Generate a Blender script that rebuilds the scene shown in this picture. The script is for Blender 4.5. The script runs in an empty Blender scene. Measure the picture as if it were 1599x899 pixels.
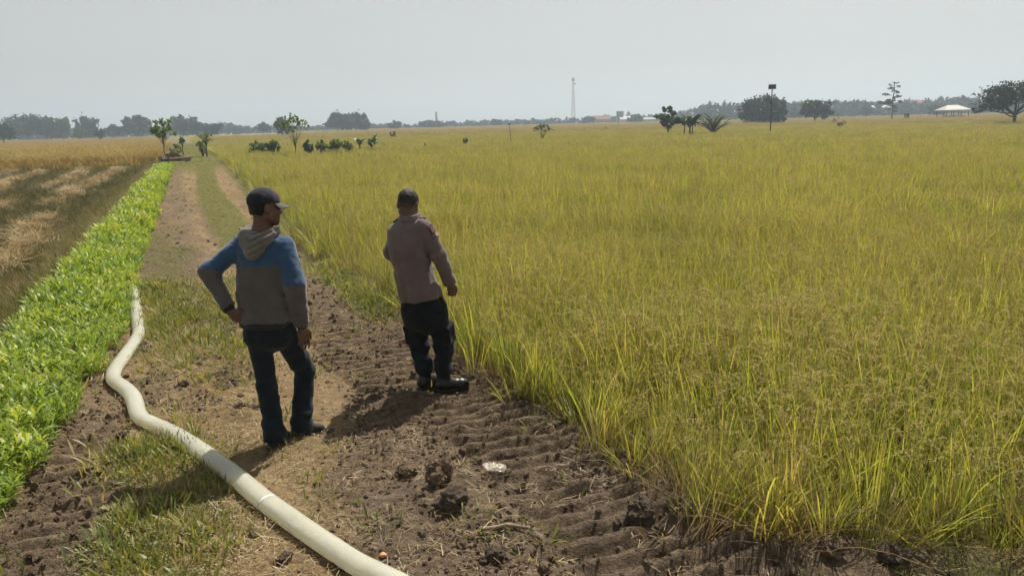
import bpy, math, random
import numpy as np
from mathutils import Vector, Matrix

R = math.radians
rng = np.random.default_rng(7)
random.seed(7)
scene = bpy.context.scene
COL = scene.collection

# ------------------------------------------------------------------ camera
F_PX, CX, CY, CAM_H = 1185.0, 799.5, 449.5, 2.15
ROLL = math.atan(0.0265)
PITCH = math.atan((449.5 - 191.8) * math.cos(ROLL) / F_PX)
cam_d = bpy.data.cameras.new("camera")
cam_d.sensor_fit = 'HORIZONTAL'
cam_d.sensor_width = 36.0
cam_d.lens = F_PX / 1599.0 * 36.0
cam_d.clip_start, cam_d.clip_end = 0.05, 6000.0
cam = bpy.data.objects.new("camera", cam_d)
COL.objects.link(cam)
cam.matrix_world = (Matrix.Translation((0, 0, CAM_H)) @ Matrix.Rotation(R(90) - PITCH, 4, 'X')
                    @ Matrix.Rotation(-ROLL, 4, 'Z'))
scene.camera = cam

# ------------------------------------------------------------------ sky, sun, exposure
HAZE = 0.00085
SUN_EL, SUN_X, SUN_Y = R(56), 0.45, 0.893          # the sun stands ahead and to the right
world = bpy.data.worlds.new("World")
scene.world = world
world.use_nodes = True
wn = world.node_tree
wn.nodes.clear()
sky = wn.nodes.new('ShaderNodeTexSky')
sky.sky_type = 'NISHITA'
sky.sun_disc = False
sky.sun_elevation = SUN_EL
sky.sun_rotation = math.atan2(SUN_X, SUN_Y)
sky.air_density, sky.dust_density, sky.ozone_density = 1.0, 0.6, 1.0
hsv = wn.nodes.new('ShaderNodeHueSaturation')
hsv.inputs['Saturation'].default_value = 0.20
gam = wn.nodes.new('ShaderNodeGamma')
gam.inputs[1].default_value = 0.60               # a milky, evenly hazed sky
bgn = wn.nodes.new('ShaderNodeBackground')
bgn.inputs['Strength'].default_value = 0.13
wo = wn.nodes.new('ShaderNodeOutputWorld')
wn.links.new(sky.outputs[0], hsv.inputs['Color'])
wn.links.new(hsv.outputs[0], gam.inputs[0])
cn = wn.nodes.new('ShaderNodeTexNoise')          # barely visible veils of cloud over the whole dome
cn.inputs['Scale'].default_value, cn.inputs['Detail'].default_value = 2.2, 5.0
cr = wn.nodes.new('ShaderNodeMapRange')
cr.inputs['From Min'].default_value, cr.inputs['From Max'].default_value = .3, .7
cr.inputs['To Min'].default_value, cr.inputs['To Max'].default_value = .965, 1.035
cm = wn.nodes.new('ShaderNodeVectorMath'); cm.operation = 'SCALE'
wn.links.new(cn.outputs[0], cr.inputs['Value'])
wn.links.new(gam.outputs[0], cm.inputs[0]); wn.links.new(cr.outputs[0], cm.inputs['Scale'])
tw = wn.nodes.new('ShaderNodeVectorMath'); tw.operation = 'MULTIPLY'; tw.inputs[1].default_value = (1.01, 1.0, .965)   # dust-warmed air
wn.links.new(cm.outputs[0], tw.inputs[0]); wn.links.new(tw.outputs[0], bgn.inputs['Color'])
wn.links.new(bgn.outputs[0], wo.inputs['Surface'])

sun_d = bpy.data.lights.new("sun", 'SUN')
sun_d.energy = 4.7
sun_d.angle = R(0.6)
sun_d.color = (1.0, 0.93, 0.80)
sun = bpy.data.objects.new("sun", sun_d)
COL.objects.link(sun)
sdir = Vector((SUN_X * math.cos(SUN_EL), SUN_Y * math.cos(SUN_EL), math.sin(SUN_EL)))
sun.rotation_euler = sdir.to_track_quat('Z', 'Y').to_euler()
sun.location = (20, 35, 60)

scene.view_settings.view_transform = 'Standard'
scene.view_settings.look = 'None'
scene.view_settings.exposure = 0.55
scene.view_settings.gamma = 1.0
scene.render.engine = 'CYCLES'
cy = scene.cycles
cy.use_denoising = True
cy.max_bounces = 5
cy.diffuse_bounces = 2
cy.glossy_bounces = 2
cy.transmission_bounces = 4
cy.transparent_max_bounces = 6
cy.volume_bounces = 0
cy.sample_clamp_indirect = 6.0
cy.use_adaptive_sampling = True
cy.adaptive_threshold = 0.03

# ------------------------------------------------------------------ pixel rays -> places (used once, to find real positions)
def ray(x, y):
    u, v = (x - CX) / F_PX, -(y - CY) / F_PX
    c, s = math.cos(ROLL), math.sin(ROLL)
    r, p = u * c + v * s, -u * s + v * c
    return np.array([r, math.cos(PITCH) + p * math.sin(PITCH), -math.sin(PITCH) + p * math.cos(PITCH)])
def at(x, y, Y):
    d = ray(x, y)
    return np.array([0, 0, CAM_H]) + d * (Y / d[1])
def onground(x, y, z=0.0):
    d = ray(x, y)
    return np.array([0, 0, CAM_H]) + d * ((z - CAM_H) / d[2])

# ------------------------------------------------------------------ numpy noise
def _h(ix, iy, iz, seed):
    n = (ix.astype(np.uint32) * np.uint32(374761393) + iy.astype(np.uint32) * np.uint32(668265263)
         + iz.astype(np.uint32) * np.uint32(2147483647 & 1274126177) + np.uint32(seed * 974634777 & 0xffffffff))
    n = (n ^ (n >> np.uint32(13))) * np.uint32(1274126177)
    n = n ^ (n >> np.uint32(16))
    return n.astype(np.float32) / np.float32(4294967295.0)
def noise2(x, y, seed=0):
    x = np.asarray(x, float); y = np.asarray(y, float)
    fx, fy = np.floor(x), np.floor(y)
    ix, iy = fx.astype(np.int64), fy.astype(np.int64)
    u, v = x - fx, y - fy
    u = u * u * u * (u * (u * 6 - 15) + 10); v = v * v * v * (v * (v * 6 - 15) + 10)
    z = np.zeros_like(ix)
    a, b, c, d = _h(ix, iy, z, seed), _h(ix + 1, iy, z, seed), _h(ix, iy + 1, z, seed), _h(ix + 1, iy + 1, z, seed)
    return ((a * (1 - u) + b * u) * (1 - v) + (c * (1 - u) + d * u) * v) * 2 - 1
def fbm(x, y, o=4, seed=0):
    r, a, t = 0, 1.0, 0
    for k in range(o):
        r = r + a * noise2(x * 2 ** k + 17.3 * k, y * 2 ** k + 5.1 * k, seed + k); t += a; a *= .5
    return r / t
def noise3(x, y, z, seed=0):
    fx, fy, fz = np.floor(x), np.floor(y), np.floor(z)
    ix, iy, iz = fx.astype(np.int64), fy.astype(np.int64), fz.astype(np.int64)
    u, v, w = x - fx, y - fy, z - fz
    u = u * u * (3 - 2 * u); v = v * v * (3 - 2 * v); w = w * w * (3 - 2 * w)
    def L(k):
        a, b = _h(ix, iy, iz + k, seed), _h(ix + 1, iy, iz + k, seed)
        c, d = _h(ix, iy + 1, iz + k, seed), _h(ix + 1, iy + 1, iz + k, seed)
        return (a * (1 - u) + b * u) * (1 - v) + (c * (1 - u) + d * u) * v
    return (L(0) * (1 - w) + L(1) * w) * 2 - 1
def sst(a, b, x):
    t = np.clip((x - a) / (b - a), 0, 1)
    return t * t * (3 - 2 * t)

# ------------------------------------------------------------------ mesh helpers
def mesh_from(name, V, Fq, mats=(), smooth=True, attrs=None, mat_idx=None):
    """V (n,3); Fq int array (m,3|4) or list of such arrays"""
    V = np.asarray(V, np.float32)
    if not isinstance(Fq, (list, tuple)): Fq = [Fq]
    Fq = [np.asarray(f, np.int32) for f in Fq if len(f)]
    me = bpy.data.meshes.new(name)
    me.vertices.add(len(V)); me.vertices.foreach_set('co', V.ravel())
    if Fq:
        li = np.concatenate([f.ravel() for f in Fq])
        cnt = np.concatenate([np.full(len(f), f.shape[1], np.int32) for f in Fq])
        st = np.concatenate([[0], np.cumsum(cnt)[:-1]]).astype(np.int32)
        me.loops.add(len(li)); me.loops.foreach_set('vertex_index', li)
        me.polygons.add(len(cnt)); me.polygons.foreach_set('loop_start', st); me.polygons.foreach_set('loop_total', cnt)
        me.polygons.foreach_set('use_smooth', np.full(len(cnt), smooth, bool))
        if mat_idx is not None: me.polygons.foreach_set('material_index', np.asarray(mat_idx, np.int32))
    for k, a in (attrs or {}).items():
        a = np.asarray(a, np.float32)
        if a.ndim == 1:
            at_ = me.attributes.new(k, 'FLOAT', 'POINT'); at_.data.foreach_set('value', a)
        else:
            at_ = me.attributes.new(k, 'FLOAT_VECTOR', 'POINT'); at_.data.foreach_set('vector', a.ravel())
    for m in mats: me.materials.append(m)
    me.update(calc_edges=True)
    me.validate()
    return me
def link(name, me, parent=None, loc=None, **props):
    o = bpy.data.objects.new(name, me)
    COL.objects.link(o)
    if parent is not None: o.parent = parent
    if loc is not None: o.location = loc
    for k, v in props.items(): o[k] = v
    return o
def empty(name, loc, label, category, group=None):
    o = bpy.data.objects.new(name, None)
    o.empty_display_size = 0.2
    COL.objects.link(o); o.location = loc
    o['label'] = label; o['category'] = category
    if group: o['group'] = group
    return o

class MB:
    """collects simple solids into one mesh"""
    def __init__(s): s.V = []; s.F4 = []; s.F3 = []; s.n = 0
    def add(s, V, F4=(), F3=()):
        s.V.append(np.asarray(V, float))
        if len(F4): s.F4.append(np.asarray(F4, int) + s.n)
        if len(F3): s.F3.append(np.asarray(F3, int) + s.n)
        s.n += len(V); return s
    def box(s, c, size, rz=0.0):
        x, y, z = np.array(size) / 2
        V = np.array([[i, j, k] for k in (-z, z) for j in (-y, y) for i in (-x, x)])
        cc, ss = math.cos(rz), math.sin(rz)
        V = V @ np.array([[cc, ss, 0], [-ss, cc, 0], [0, 0, 1]]) + np.array(c)
        return s.add(V, [[0, 2, 3, 1], [4, 5, 7, 6], [0, 1, 5, 4], [2, 6, 7, 3], [0, 4, 6, 2], [1, 3, 7, 5]])
    def tube(s, pts, rad, n=6, cap=True):
        P = np.asarray(pts, float); m = len(P)
        rad = np.broadcast_to(np.asarray(rad, float), (m,))
        T = np.gradient(P, axis=0); T /= np.linalg.norm(T, axis=1)[:, None] + 1e-9
        ref = np.array([0, 0, 1.]) if abs(T[0][2]) < .8 else np.array([1., 0, 0])
        V = []
        for i in range(m):
            u = np.cross(T[i], ref); u /= np.linalg.norm(u) + 1e-9
            ref = np.cross(u, T[i])
            a = np.linspace(0, 2 * np.pi, n, endpoint=False)
            V.append(P[i] + rad[i] * (np.cos(a)[:, None] * u + np.sin(a)[:, None] * ref))
        V = np.concatenate(V)
        F = [[i * n + j, i * n + (j + 1) % n, (i + 1) * n + (j + 1) % n, (i + 1) * n + j] for i in range(m - 1) for j in range(n)]
        T3 = []
        if cap:
            V = np.concatenate([V, P[:1], P[-1:]]); a, b = m * n, m * n + 1
            T3 = [[a, (j + 1) % n, j] for j in range(n)] + [[b, (m - 1) * n + j, (m - 1) * n + (j + 1) % n] for j in range(n)]
        return s.add(V, F, T3)
    def mesh(s, name, mat, smooth=False):
        V = np.concatenate(s.V)
        F = []
        if s.F4: F.append(np.concatenate(s.F4))
        if s.F3: F.append(np.concatenate(s.F3))
        return mesh_from(name, V, F, [mat], smooth)
    def build(s, name, mat, parent=None, loc=None, smooth=False, **p):
        return link(name, s.mesh(name, mat, smooth), parent, loc, **p)

# ------------------------------------------------------------------ materials
class NT:
    def __init__(s, name):
        s.m = bpy.data.materials.new(name); s.m.use_nodes = True
        s.t = s.m.node_tree; s.t.nodes.clear()
        s.out = s.t.nodes.new('ShaderNodeOutputMaterial')
    def n(s, typ, **kw):
        nd = s.t.nodes.new(typ)
        for k, v in kw.items():
            if k.startswith('i_'):
                key = k[2:]
                nd.inputs[int(key) if key.isdigit() else key.replace('_', ' ')].default_value = v
            else: setattr(nd, k, v)
        return nd
    def l(s, a, b): s.t.links.new(a, b)
    def mix(s, f, a, b, mode='MIX'):
        nd = s.n('ShaderNodeMix', data_type='RGBA', blend_type=mode)
        for sock, v in ((nd.inputs[0], f), (nd.inputs[6], a), (nd.inputs[7], b)):
            if hasattr(v, 'links') or hasattr(v, 'is_linked'): s.l(v, sock)
            elif isinstance(v, (tuple, list)): sock.default_value = (*v[:3], 1)
            else: sock.default_value = v
        return nd.outputs[2]
    def ramp(s, fac, stops):
        nd = s.n('ShaderNodeValToRGB'); s.l(fac, nd.inputs[0])
        e = nd.color_ramp.elements
        while len(e) < len(stops): e.new(0.5)
        for k, (p, c) in enumerate(stops):
            e[k].position = p; e[k].color = (*c, 1) if isinstance(c, tuple) else (c, c, c, 1)
        return nd.outputs[0]
    def noise(s, scale, detail=3, rough=.6, coord='Object', vec=None):
        nd = s.n('ShaderNodeTexNoise'); nd.inputs['Scale'].default_value = scale
        nd.inputs['Detail'].default_value = detail; nd.inputs['Roughness'].default_value = rough
        if vec is None:
            tc = s.n('ShaderNodeTexCoord'); vec = tc.outputs[coord]
        s.l(vec, nd.inputs['Vector']); return nd.outputs[0]
    def attr(s, name, out='Fac'):
        return s.n('ShaderNodeAttribute', attribute_name=name).outputs[out]
    def math(s, op, a, b=0.0, c=None):
        nd = s.n('ShaderNodeMath', operation=op)
        for k, v in enumerate((a, b) if c is None else (a, b, c)):
            if hasattr(v, 'is_linked'): s.l(v, nd.inputs[k])
            else: nd.inputs[k].default_value = v
        return nd.outputs[0]
    def bump(s, h, dist=.01, strength=.6):
        nd = s.n('ShaderNodeBump'); nd.inputs['Distance'].default_value = dist; nd.inputs['Strength'].default_value = strength
        s.l(h, nd.inputs['Height']); return nd.outputs[0]
    def bsdf(s, col, rough=.8, spec=.3, normal=None, **kw):
        b = s.n('ShaderNodeBsdfPrincipled')
        if hasattr(col, 'is_linked'): s.l(col, b.inputs['Base Color'])
        else: b.inputs['Base Color'].default_value = (*col, 1)
        if hasattr(rough, 'is_linked'): s.l(rough, b.inputs['Roughness'])
        else: b.inputs['Roughness'].default_value = rough
        b.inputs['Specular IOR Level'].default_value = spec
        if normal is not None: s.l(normal, b.inputs['Normal'])
        for k, v in kw.items(): b.inputs[k.replace('_', ' ')].default_value = v
        return b
    def done(s, sh):
        s.l(sh.outputs[0] if hasattr(sh, 'outputs') else sh, s.out.inputs['Surface']); return s.m

def mat_plain(name, col, rough=.8, var=.25, scale=8.0, spec=.25, bump=0.0, bscale=60.0):
    t = NT(name)
    n1 = t.noise(scale, 4)
    c = t.mix(t.math('MULTIPLY_ADD', n1, 2.0, -.5), tuple(v * (1 - var) for v in col), tuple(min(1, v * (1 + var)) for v in col))
    nm = t.bump(t.noise(bscale, 4), bump) if bump else None
    return t.done(t.bsdf(c, rough, spec, nm))

def mat_leaf(name, stops, trans=.45, tint=(1.15, 1.2, .6), gloss=.04, rough=.45, var_scale=.35, along=None, dark=.7):
    """leaf: colour by a random number per blade, by distance along the blade and by slow drift over the field"""
    t = NT(name)
    rnd = t.attr('rnd')
    oi = t.n('ShaderNodeObjectInfo').outputs['Random']
    geo = t.n('ShaderNodeNewGeometry').outputs['Position']
    patch = t.noise(var_scale, 3, .6, vec=geo)
    f = t.math('ADD', t.math('MULTIPLY', rnd, .54), t.math('ADD', t.math('MULTIPLY', oi, .44), t.math('MULTIPLY_ADD', patch, .9, -.44)))
    c = t.ramp(f, stops)
    if along is not None:
        tip = t.attr('tip')
        c = t.mix(t.math('MULTIPLY', t.math('POWER', tip, 2.0), along[1]), c, along[0])
        if len(along) > 2:                         # dead lower sheaths
            c = t.mix(t.math('MULTIPLY', t.math('POWER', t.math('SUBTRACT', 1.0, tip), 2.2), along[3]), c, along[2])
    d = t.n('ShaderNodeBsdfDiffuse'); t.l(c, d.inputs[0])
    tr = t.n('ShaderNodeBsdfTranslucent'); t.l(t.mix(1.0, c, tint, 'MULTIPLY'), tr.inputs[0])
    m1 = t.n('ShaderNodeMixShader'); m1.inputs[0].default_value = trans
    t.l(d.outputs[0], m1.inputs[1]); t.l(tr.outputs[0], m1.inputs[2])
    g = t.n('ShaderNodeBsdfGlossy'); g.inputs['Roughness'].default_value = rough; g.inputs[0].default_value = (.9, .9, .85, 1)
    m2 = t.n('ShaderNodeMixShader'); m2.inputs[0].default_value = gloss
    t.l(m1.outputs[0], m2.inputs[1]); t.l(g.outputs[0], m2.inputs[2])
    return t.done(m2)

# ------------------------------------------------------------------ the lie of the land, in track coordinates (s along, t across)
DX, DY = -0.40, 0.9165
def st(x, y): return x * DX + y * DY, x * DY - y * DX
def xy(s, t): return s * DX + t * DY, s * DY - t * DX
def rice_edge(s): return np.interp(s, [0, 2.9, 4.2, 5.8, 9.2, 14, 25, 42, 60, 100, 400], [2.50, 2.47, 2.42, 2.34, 2.3, 2.2, 2.5, 3.0, 3.3, 3.6, 6])
def strip_r(s): return np.interp(s, [0, 4.3, 5.5, 8, 11, 25, 52], [-1.25, -1.2, -.98, -.78, -.68, -.5, 0.0])
def strip_l(s): return np.interp(s, [0, 10, 15, 30, 52], [-1.95, -1.88, -1.72, -1.45, -1.0])
def near_bund(x): return 3.62 - .17 * (x - 1.2)
def rice_mask(x, y, m=0.0):
    s, t = st(x, y)
    return (t > rice_edge(s) + .08 + m + .16 * noise2(s * 1.3, s * 0 + .5, 3) + .08 * noise2(s * 4.3, s * 0 + .5, 4)) & (y > near_bund(x) + .05 + m)
TREADS = ((1.95, 2.2, .33, 1.8, 5.2), (1.6, 1.6, .33, 5.0, 10.5), (-.86, -.8, .24, 3.6, 6.4))
def tread(s, t):
    """imprint of the crawler tracks: cross ridges ~13 cm apart"""
    s0 = s + .10 * noise2(s * .8, t * 1.2, 21) + .06 * t
    c = np.interp(s, [1.5, 3.3, 4.5, 6, 7.5, 10], [2.05, 2.18, 2.1, 1.75, 1.62, 1.5])
    mask = (1 - sst(.42, .54, np.abs(t - c + .08))) * (1 - sst(10.5, 13.5, s))
    mask = mask * sst(-.6, -.05, fbm(s * 1.1, t * 1.6, 2, 22) + .1)
    m2 = (1 - sst(.22, .34, np.abs(t + .80 - .05 * (s - 5)))) * sst(3.2, 3.8, s) * (1 - sst(5.9, 6.6, s))
    mask = np.maximum(mask, .6 * m2)
    w = np.sin(s0 * 2 * np.pi / .150)
    prof = (np.sign(w) * np.abs(w) ** .6) * (.85 + .5 * fbm(s * 4, t * 4, 2, 23)) + .15 * fbm(s * 9, t * 9, 2, 24)
    return mask, prof
def mud_mask(s, t):
    """freshly churned wet-dark earth"""
    c = np.interp(s, [1, 2.5, 3.5, 5, 6.5, 8, 11], [1.7, 1.75, 1.75, 1.78, 1.75, 1.75, 1.8])
    w = np.interp(s, [1, 3, 4.5, 6, 8, 12, 16], [1.05, 1.02, .95, .68, .52, .4, .2])
    a = 1 - sst(-.12, .22, np.abs(t - c) - w + .28 * fbm(s * 1.4, t * 1.4, 3, 31))
    a = a * (1 - sst(10, 18, s))
    b = (1 - sst(.05, .3, np.abs(t + .85) - .2 + .2 * fbm(s * 2, t * 2, 3, 32))) * (1 - sst(6, 7.5, s))
    x, y = xy(s, t)
    nb = (1 - sst(-.05, .35, y - near_bund(x))) * sst(.6, 1.2, x) * (1 - sst(1.9, 2.5, x + .25 * fbm(x * 2, y * 2, 2, 3)))
    far = (.55 + .45 * sst(-.1, .3, fbm(s * .55, t * 1.3, 3, 33))) * (1 - sst(-.15, .15, t - .28)) * sst(8, 11, s) * (1 - sst(55, 70, s)) + .8 * sst(-.1, .2, fbm(s * .7, t * 1.6, 3, 34)) * sst(0, .15, t - rice_edge(s) + .38) * sst(6, 9, s)
    mid = sst(.02, .30, fbm(s * 1.3 + 4, t * 1.9, 3, 35)) * .85 * sst(5.6, 7, s) * (1 - sst(-.1, .25, t - .35))
    rag = sst(.12, .34, fbm(s * .9, t * 3.0, 3, 36)) * .7 * sst(9, 13, s)
    return np.clip(np.maximum.reduce([a, b, nb, far, mid, rag * (1 - .6 * green_mask(s, t))]), 0, 1)
def green_mask(s, t):
    n = fbm(s * .9, t * 1.6, 3, 41)
    ctr = (1 - sst(.34, .52, np.abs(t - np.interp(s, [8, 12, 22, 30, 45, 60], [1.15, 1.1, 1.06, 1.08, 1.6, 1.9])) + .12 * n)) * sst(11, 15, s)
    p1 = 1 - sst(.05, .50, np.hypot((s - 4.25) * .62, t + .36) + .32 * n)          # patch below the hose
    p1b = 1 - sst(.1, .45, np.hypot((s - 5.3) * .8, t + .42) + .25 * n)
    p2 = (1 - sst(.1, .55, np.abs(t + .30) + .45 * n)) * sst(7.2, 9.5, s) * (1 - sst(14, 22, s)) * .6
    p3 = (1 - sst(.1, .35, np.abs(t - rice_edge(s) + .22) + .12 * n)) * sst(7.5, 9.5, s) * .8
    p4 = (1 - sst(.1, .5, np.abs(t - .25) + .3 * n)) * sst(6.5, 8, s) * (1 - sst(10, 13, s)) * .28
    x, y = xy(s, t)
    p5 = sst(1.9, 2.4, x) * (1 - sst(.0, .3, y - near_bund(x))) * .7
    pf = sst(40, 56, s) * (1 - sst(.0, .8, np.abs(t - 1.6) - 1.6)) * .95
    return np.clip(np.maximum.reduce([ctr, p1, p1b, p2, p3, p4, p5, pf]), 0, 1)
ROWS = (-3.5, -5.5, -7.6, -9.8, -12.2, -14.6, -17.2, -20)
def straw_row(s, t):
    r = np.zeros_like(t)
    for k, c in enumerate(ROWS):
        cc = c + .35 * np.sin(s * .13 + k * 1.7) + .25 * noise2(s * .35, s * 0 + k, 51)
        r = np.maximum(r, (1 - sst(.05, .50, np.abs(t - cc))) * sst(-.75, -.1, noise2(s * .22, s * 0 + k * 3.3, 52) + .2))
    return r * sst(13, 17, s) * (1 - sst(56, 62, s + .25 * t))
def stub_far(s, t): return s > 60 - .28 * t      # where the stubble ends and the ripe field begins
def height(x, y, fine=True):
    x = np.asarray(x, float); y = np.asarray(y, float)
    s, t = st(x, y)
    e = rice_edge(s)
    dr = np.minimum(t - e, (y - near_bund(x)) * 1.0)
    z = -.24 * sst(-.02, .42, dr)
    lip = np.exp(-((dr + .10) / .12) ** 2) * (.5 + .5 * noise2(s * 2.2, t * .5, 5)) * .05
    sl = strip_l(s)
    z = z - .38 * sst(0, .75, sl - t) 
    near = 1 - sst(60, 160, np.hypot(x, y))
    mud, gr = mud_mask(s, t), green_mask(s, t)
    inside = (1 - sst(-.05, .3, dr)) * (1 - sst(-.1, .4, sl - t))
    z = z + .012 * near * fbm(x * 1.1, y * 1.1, 3, 1)
    # two worn wheel tracks further up the lane
    ct = np.interp(s, [8, 22, 30, 45], [.5, .52, .55, .95])
    z = z - inside * .03 * sst(11, 16, s) * (np.exp(-((t - ct) / .22) ** 2) + np.exp(-((t - ct - 1.12) / .2) ** 2))
    rough = inside * (.35 + .65 * mud) * (1 - sst(14, 40, s))
    z = z + lip * (1 - sst(14, 40, s))
    if fine:
        n1 = fbm(x * 5.5, y * 5.5, 4, 2)
        z = z + rough * (.018 * n1)
        rid = 1 - np.abs(fbm(x * 7.0, y * 7.0, 3, 6))
        z = z + inside * mud * .030 * np.maximum(0, fbm(x * 3.1, y * 3.1, 3, 8)) * rid * 2
        heap = np.exp(-(((s - 4.2) / .75) ** 2 + ((t - 1.25) / .42) ** 2)) + .6 * np.exp(-(((s - 3.1) / .5) ** 2 + ((t - 1.9) / .6) ** 2)) + .7 * np.exp(-(((s - 2.7) / .35) ** 2 + ((t - 2.55) / .6) ** 2))
        z = z + inside * heap * (.03 + .07 * np.maximum(0, fbm(x * 4.2 + 3, y * 4.2, 4, 9)))
        m, p = tread(s, t)
        z = z + m * (.043 * p - .010) * (1 + .35 * n1)
        z = z + inside * (1 - sst(10, 25, s)) * (1 - .5 * tread(s, t)[0]) * ((.007 + .006 * mud) * fbm(x * 15, y * 15, 3, 12) + .005 * (1 - np.abs(fbm(x * 24, y * 24, 2, 13))))
        sr = straw_row(s, t)
        z = z + sr * (.26 + .14 * fbm(s * 1.5, t * 2.5, 3, 53))
        fld = sst(.4, .9, sl - t)
        z = z + fld * near * .05 * fbm(x * 1.7, y * 1.7, 3, 54)
    # feet stand on trodden ground
    return z

def make_ground():
    def grow(a0, step, g, lim):
        v = [a0]; d = step
        while abs(v[-1]) < lim:
            d *= g; v.append(v[-1] + d)
        return v
    dt, ds = .018, .018
    tc = np.arange(-1.35, 3.75, dt)
    tr = np.array(grow(tc[-1], dt, 1.042, 1500))[1:]
    tl = -np.array(grow(1.35, dt, 1.040, 1500))[1:]
    T = np.concatenate([tl[::-1], tc, tr])
    sc = np.arange(1.9, 7.2, ds)
    sf = np.array(grow(sc[-1], ds, 1.0155, 1500))[1:]
    sb = np.array(grow(1.9, -.05, 1.25, 60))[1:]
    S = np.concatenate([sb[::-1], sc, sf])
    SS, TT = np.meshgrid(S, T, indexing='ij')
    X, Y = xy(SS, TT)
    Z = height(X, Y)
    nS, nT = len(S), len(T)
    idx = np.arange(nS * nT).reshape(nS, nT)
    Fq = np.stack([idx[:-1, :-1], idx[:-1, 1:], idx[1:, 1:], idx[1:, :-1]], -1).reshape(-1, 4)[:, ::-1]
    # orientation: make normals point up
    V = np.stack([X, Y, Z], -1).reshape(-1, 3)
    a = V[Fq[0]]
    if np.cross(a[1] - a[0], a[2] - a[0])[2] < 0: Fq = Fq[:, ::-1]
    s, t = SS.ravel(), TT.ravel()
    mud, gr, sr = mud_mask(s, t), green_mask(s, t), straw_row(s, t)
    bank = (1 - sst(.15, .9, strip_l(s) - t)) * sst(-.3, .1, strip_l(s) - t)
    gr = np.maximum(gr, bank)
    fs, ft = s[Fq].mean(1), t[Fq].mean(1)
    fx, fy = xy(fs, ft)
    right = (ft > rice_edge(fs) + .2) & (fy > near_bund(fx) + .2)
    left = ft < strip_l(fs) - .35
    reg = np.where(right, 1, np.where(left, 2, 0))
    for k, nm, mt in ((0, 'dirt_track', mat_track()), (1, 'paddy_ground', mat_paddy()), (2, 'stubble_ground', mat_stubble())):
        f = Fq[reg == k]
        u, inv = np.unique(f, return_inverse=True)
        me = mesh_from(nm, V[u], inv.reshape(-1, 4), [mt], True, {'mud': mud[u], 'green': gr[u], 'straw': sr[u], 'along': s[u]})
        link(nm, me, kind='structure')

def mat_track():
    t = NT('dry_earth')
    geo = t.n('ShaderNodeNewGeometry').outputs['Position']
    n0, n1, n2 = t.noise(1.6, 5, .65, vec=geo), t.noise(14, 6, .7, vec=geo), t.noise(70, 4, .7, vec=geo)
    dry = t.ramp(n1, [(.25, (.125, .080, .046)), (.5, (.24, .165, .092)), (.75, (.38, .275, .155))])
    pale = t.ramp(n1, [(.3, (.25, .175, .10)), (.7, (.44, .33, .19))])
    dry = t.mix(t.math('MULTIPLY', t.ramp(n0, [(.4, 0.0), (.65, 1.0)]), t.ramp(t.math('DIVIDE', t.attr('along'), 40.0), [(.2, 1.0), (.6, .35)])), dry, pale)
    mudc = t.ramp(n1, [(.25, (.070, .051, .037)), (.5, (.150, .111, .079)), (.78, (.30, .228, .155))])
    gc = t.ramp(n2, [(.3, (.07, .085, .02)), (.6, (.13, .14, .04)), (.8, (.26, .21, .10))])
    c = t.mix(t.math('MULTIPLY', t.attr('mud'), t.ramp(t.math('DIVIDE', t.attr('along'), 20.0), [(.2, 1.0), (.29, .78), (.6, .9)])), dry, mudc)
    c = t.mix(t.math('MULTIPLY', t.attr('green'), .75), c, gc)
    nm_ = t.noise(3.2, 5, .7, vec=geo)
    c = t.mix(t.ramp(nm_, [(.50, 0.0), (.66, .55)]), c, (.085, .062, .042))
    c = t.mix(t.ramp(n2, [(.62, 0.0), (.72, .55)]), c, (.44, .34, .20))
    hgt = t.math('ADD', t.math('MULTIPLY', n1, 1.0), t.math('MULTIPLY', n2, .35))
    return t.done(t.bsdf(c, .95, .10, t.bump(hgt, .06, 1.0)))
def mat_paddy():
    t = NT('paddy_soil')
    geo = t.n('ShaderNodeNewGeometry').outputs['Position']
    n1 = t.noise(6, 5, .7, vec=geo)
    nf = t.noise(.02, 4, .6, vec=geo)
    near = t.ramp(n1, [(.3, (.05, .038, .02)), (.7, (.13, .10, .05))])
    far = t.ramp(nf, [(.35, (.20, .19, .06)), (.6, (.26, .22, .085))])
    f = t.ramp(t.math('DIVIDE', t.attr('along'), 400.0), [(.12, 0.0), (.45, 1.0)])
    return t.done(t.bsdf(t.mix(f, near, far), .95, .1, t.bump(n1, .05, .7)))
def mat_stubble():
    t = NT('stubble_soil')
    geo = t.n('ShaderNodeNewGeometry').outputs['Position']
    n1, n0 = t.noise(9, 5, .7, vec=geo), t.noise(.8, 4, .6, vec=geo)
    soil = t.ramp(n1, [(.3, (.040, .030, .022)), (.55, (.085, .063, .042)), (.75, (.16, .12, .07))])
    soil = t.mix(t.ramp(n0, [(.45, 0.0), (.65, .6)]), soil, (.12, .12, .045))
    straw = t.ramp(n1, [(.3, (.18, .13, .06)), (.6, (.33, .25, .12)), (.8, (.44, .34, .17))])
    c = t.mix(t.ramp(t.attr('straw'), [(.5, 0.0), (.85, .9)]), soil, straw)
    c = t.mix(t.math('MULTIPLY', t.attr('green'), .8), c, t.ramp(n1, [(.3, (.035, .045, .012)), (.7, (.11, .12, .035))]))
    far = t.ramp(t.noise(.05, 4, .6, vec=geo), [(.35, (.27, .21, .07)), (.65, (.33, .26, .09))])
    f = t.ramp(t.math('DIVIDE', t.attr('along'), 100.0), [(.62, 0.0), (.75, 1.0)])
    c = t.mix(f, c, far)
    return t.done(t.bsdf(c, .95, .1, t.bump(n1, .05, .8)))
make_ground()

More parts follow.
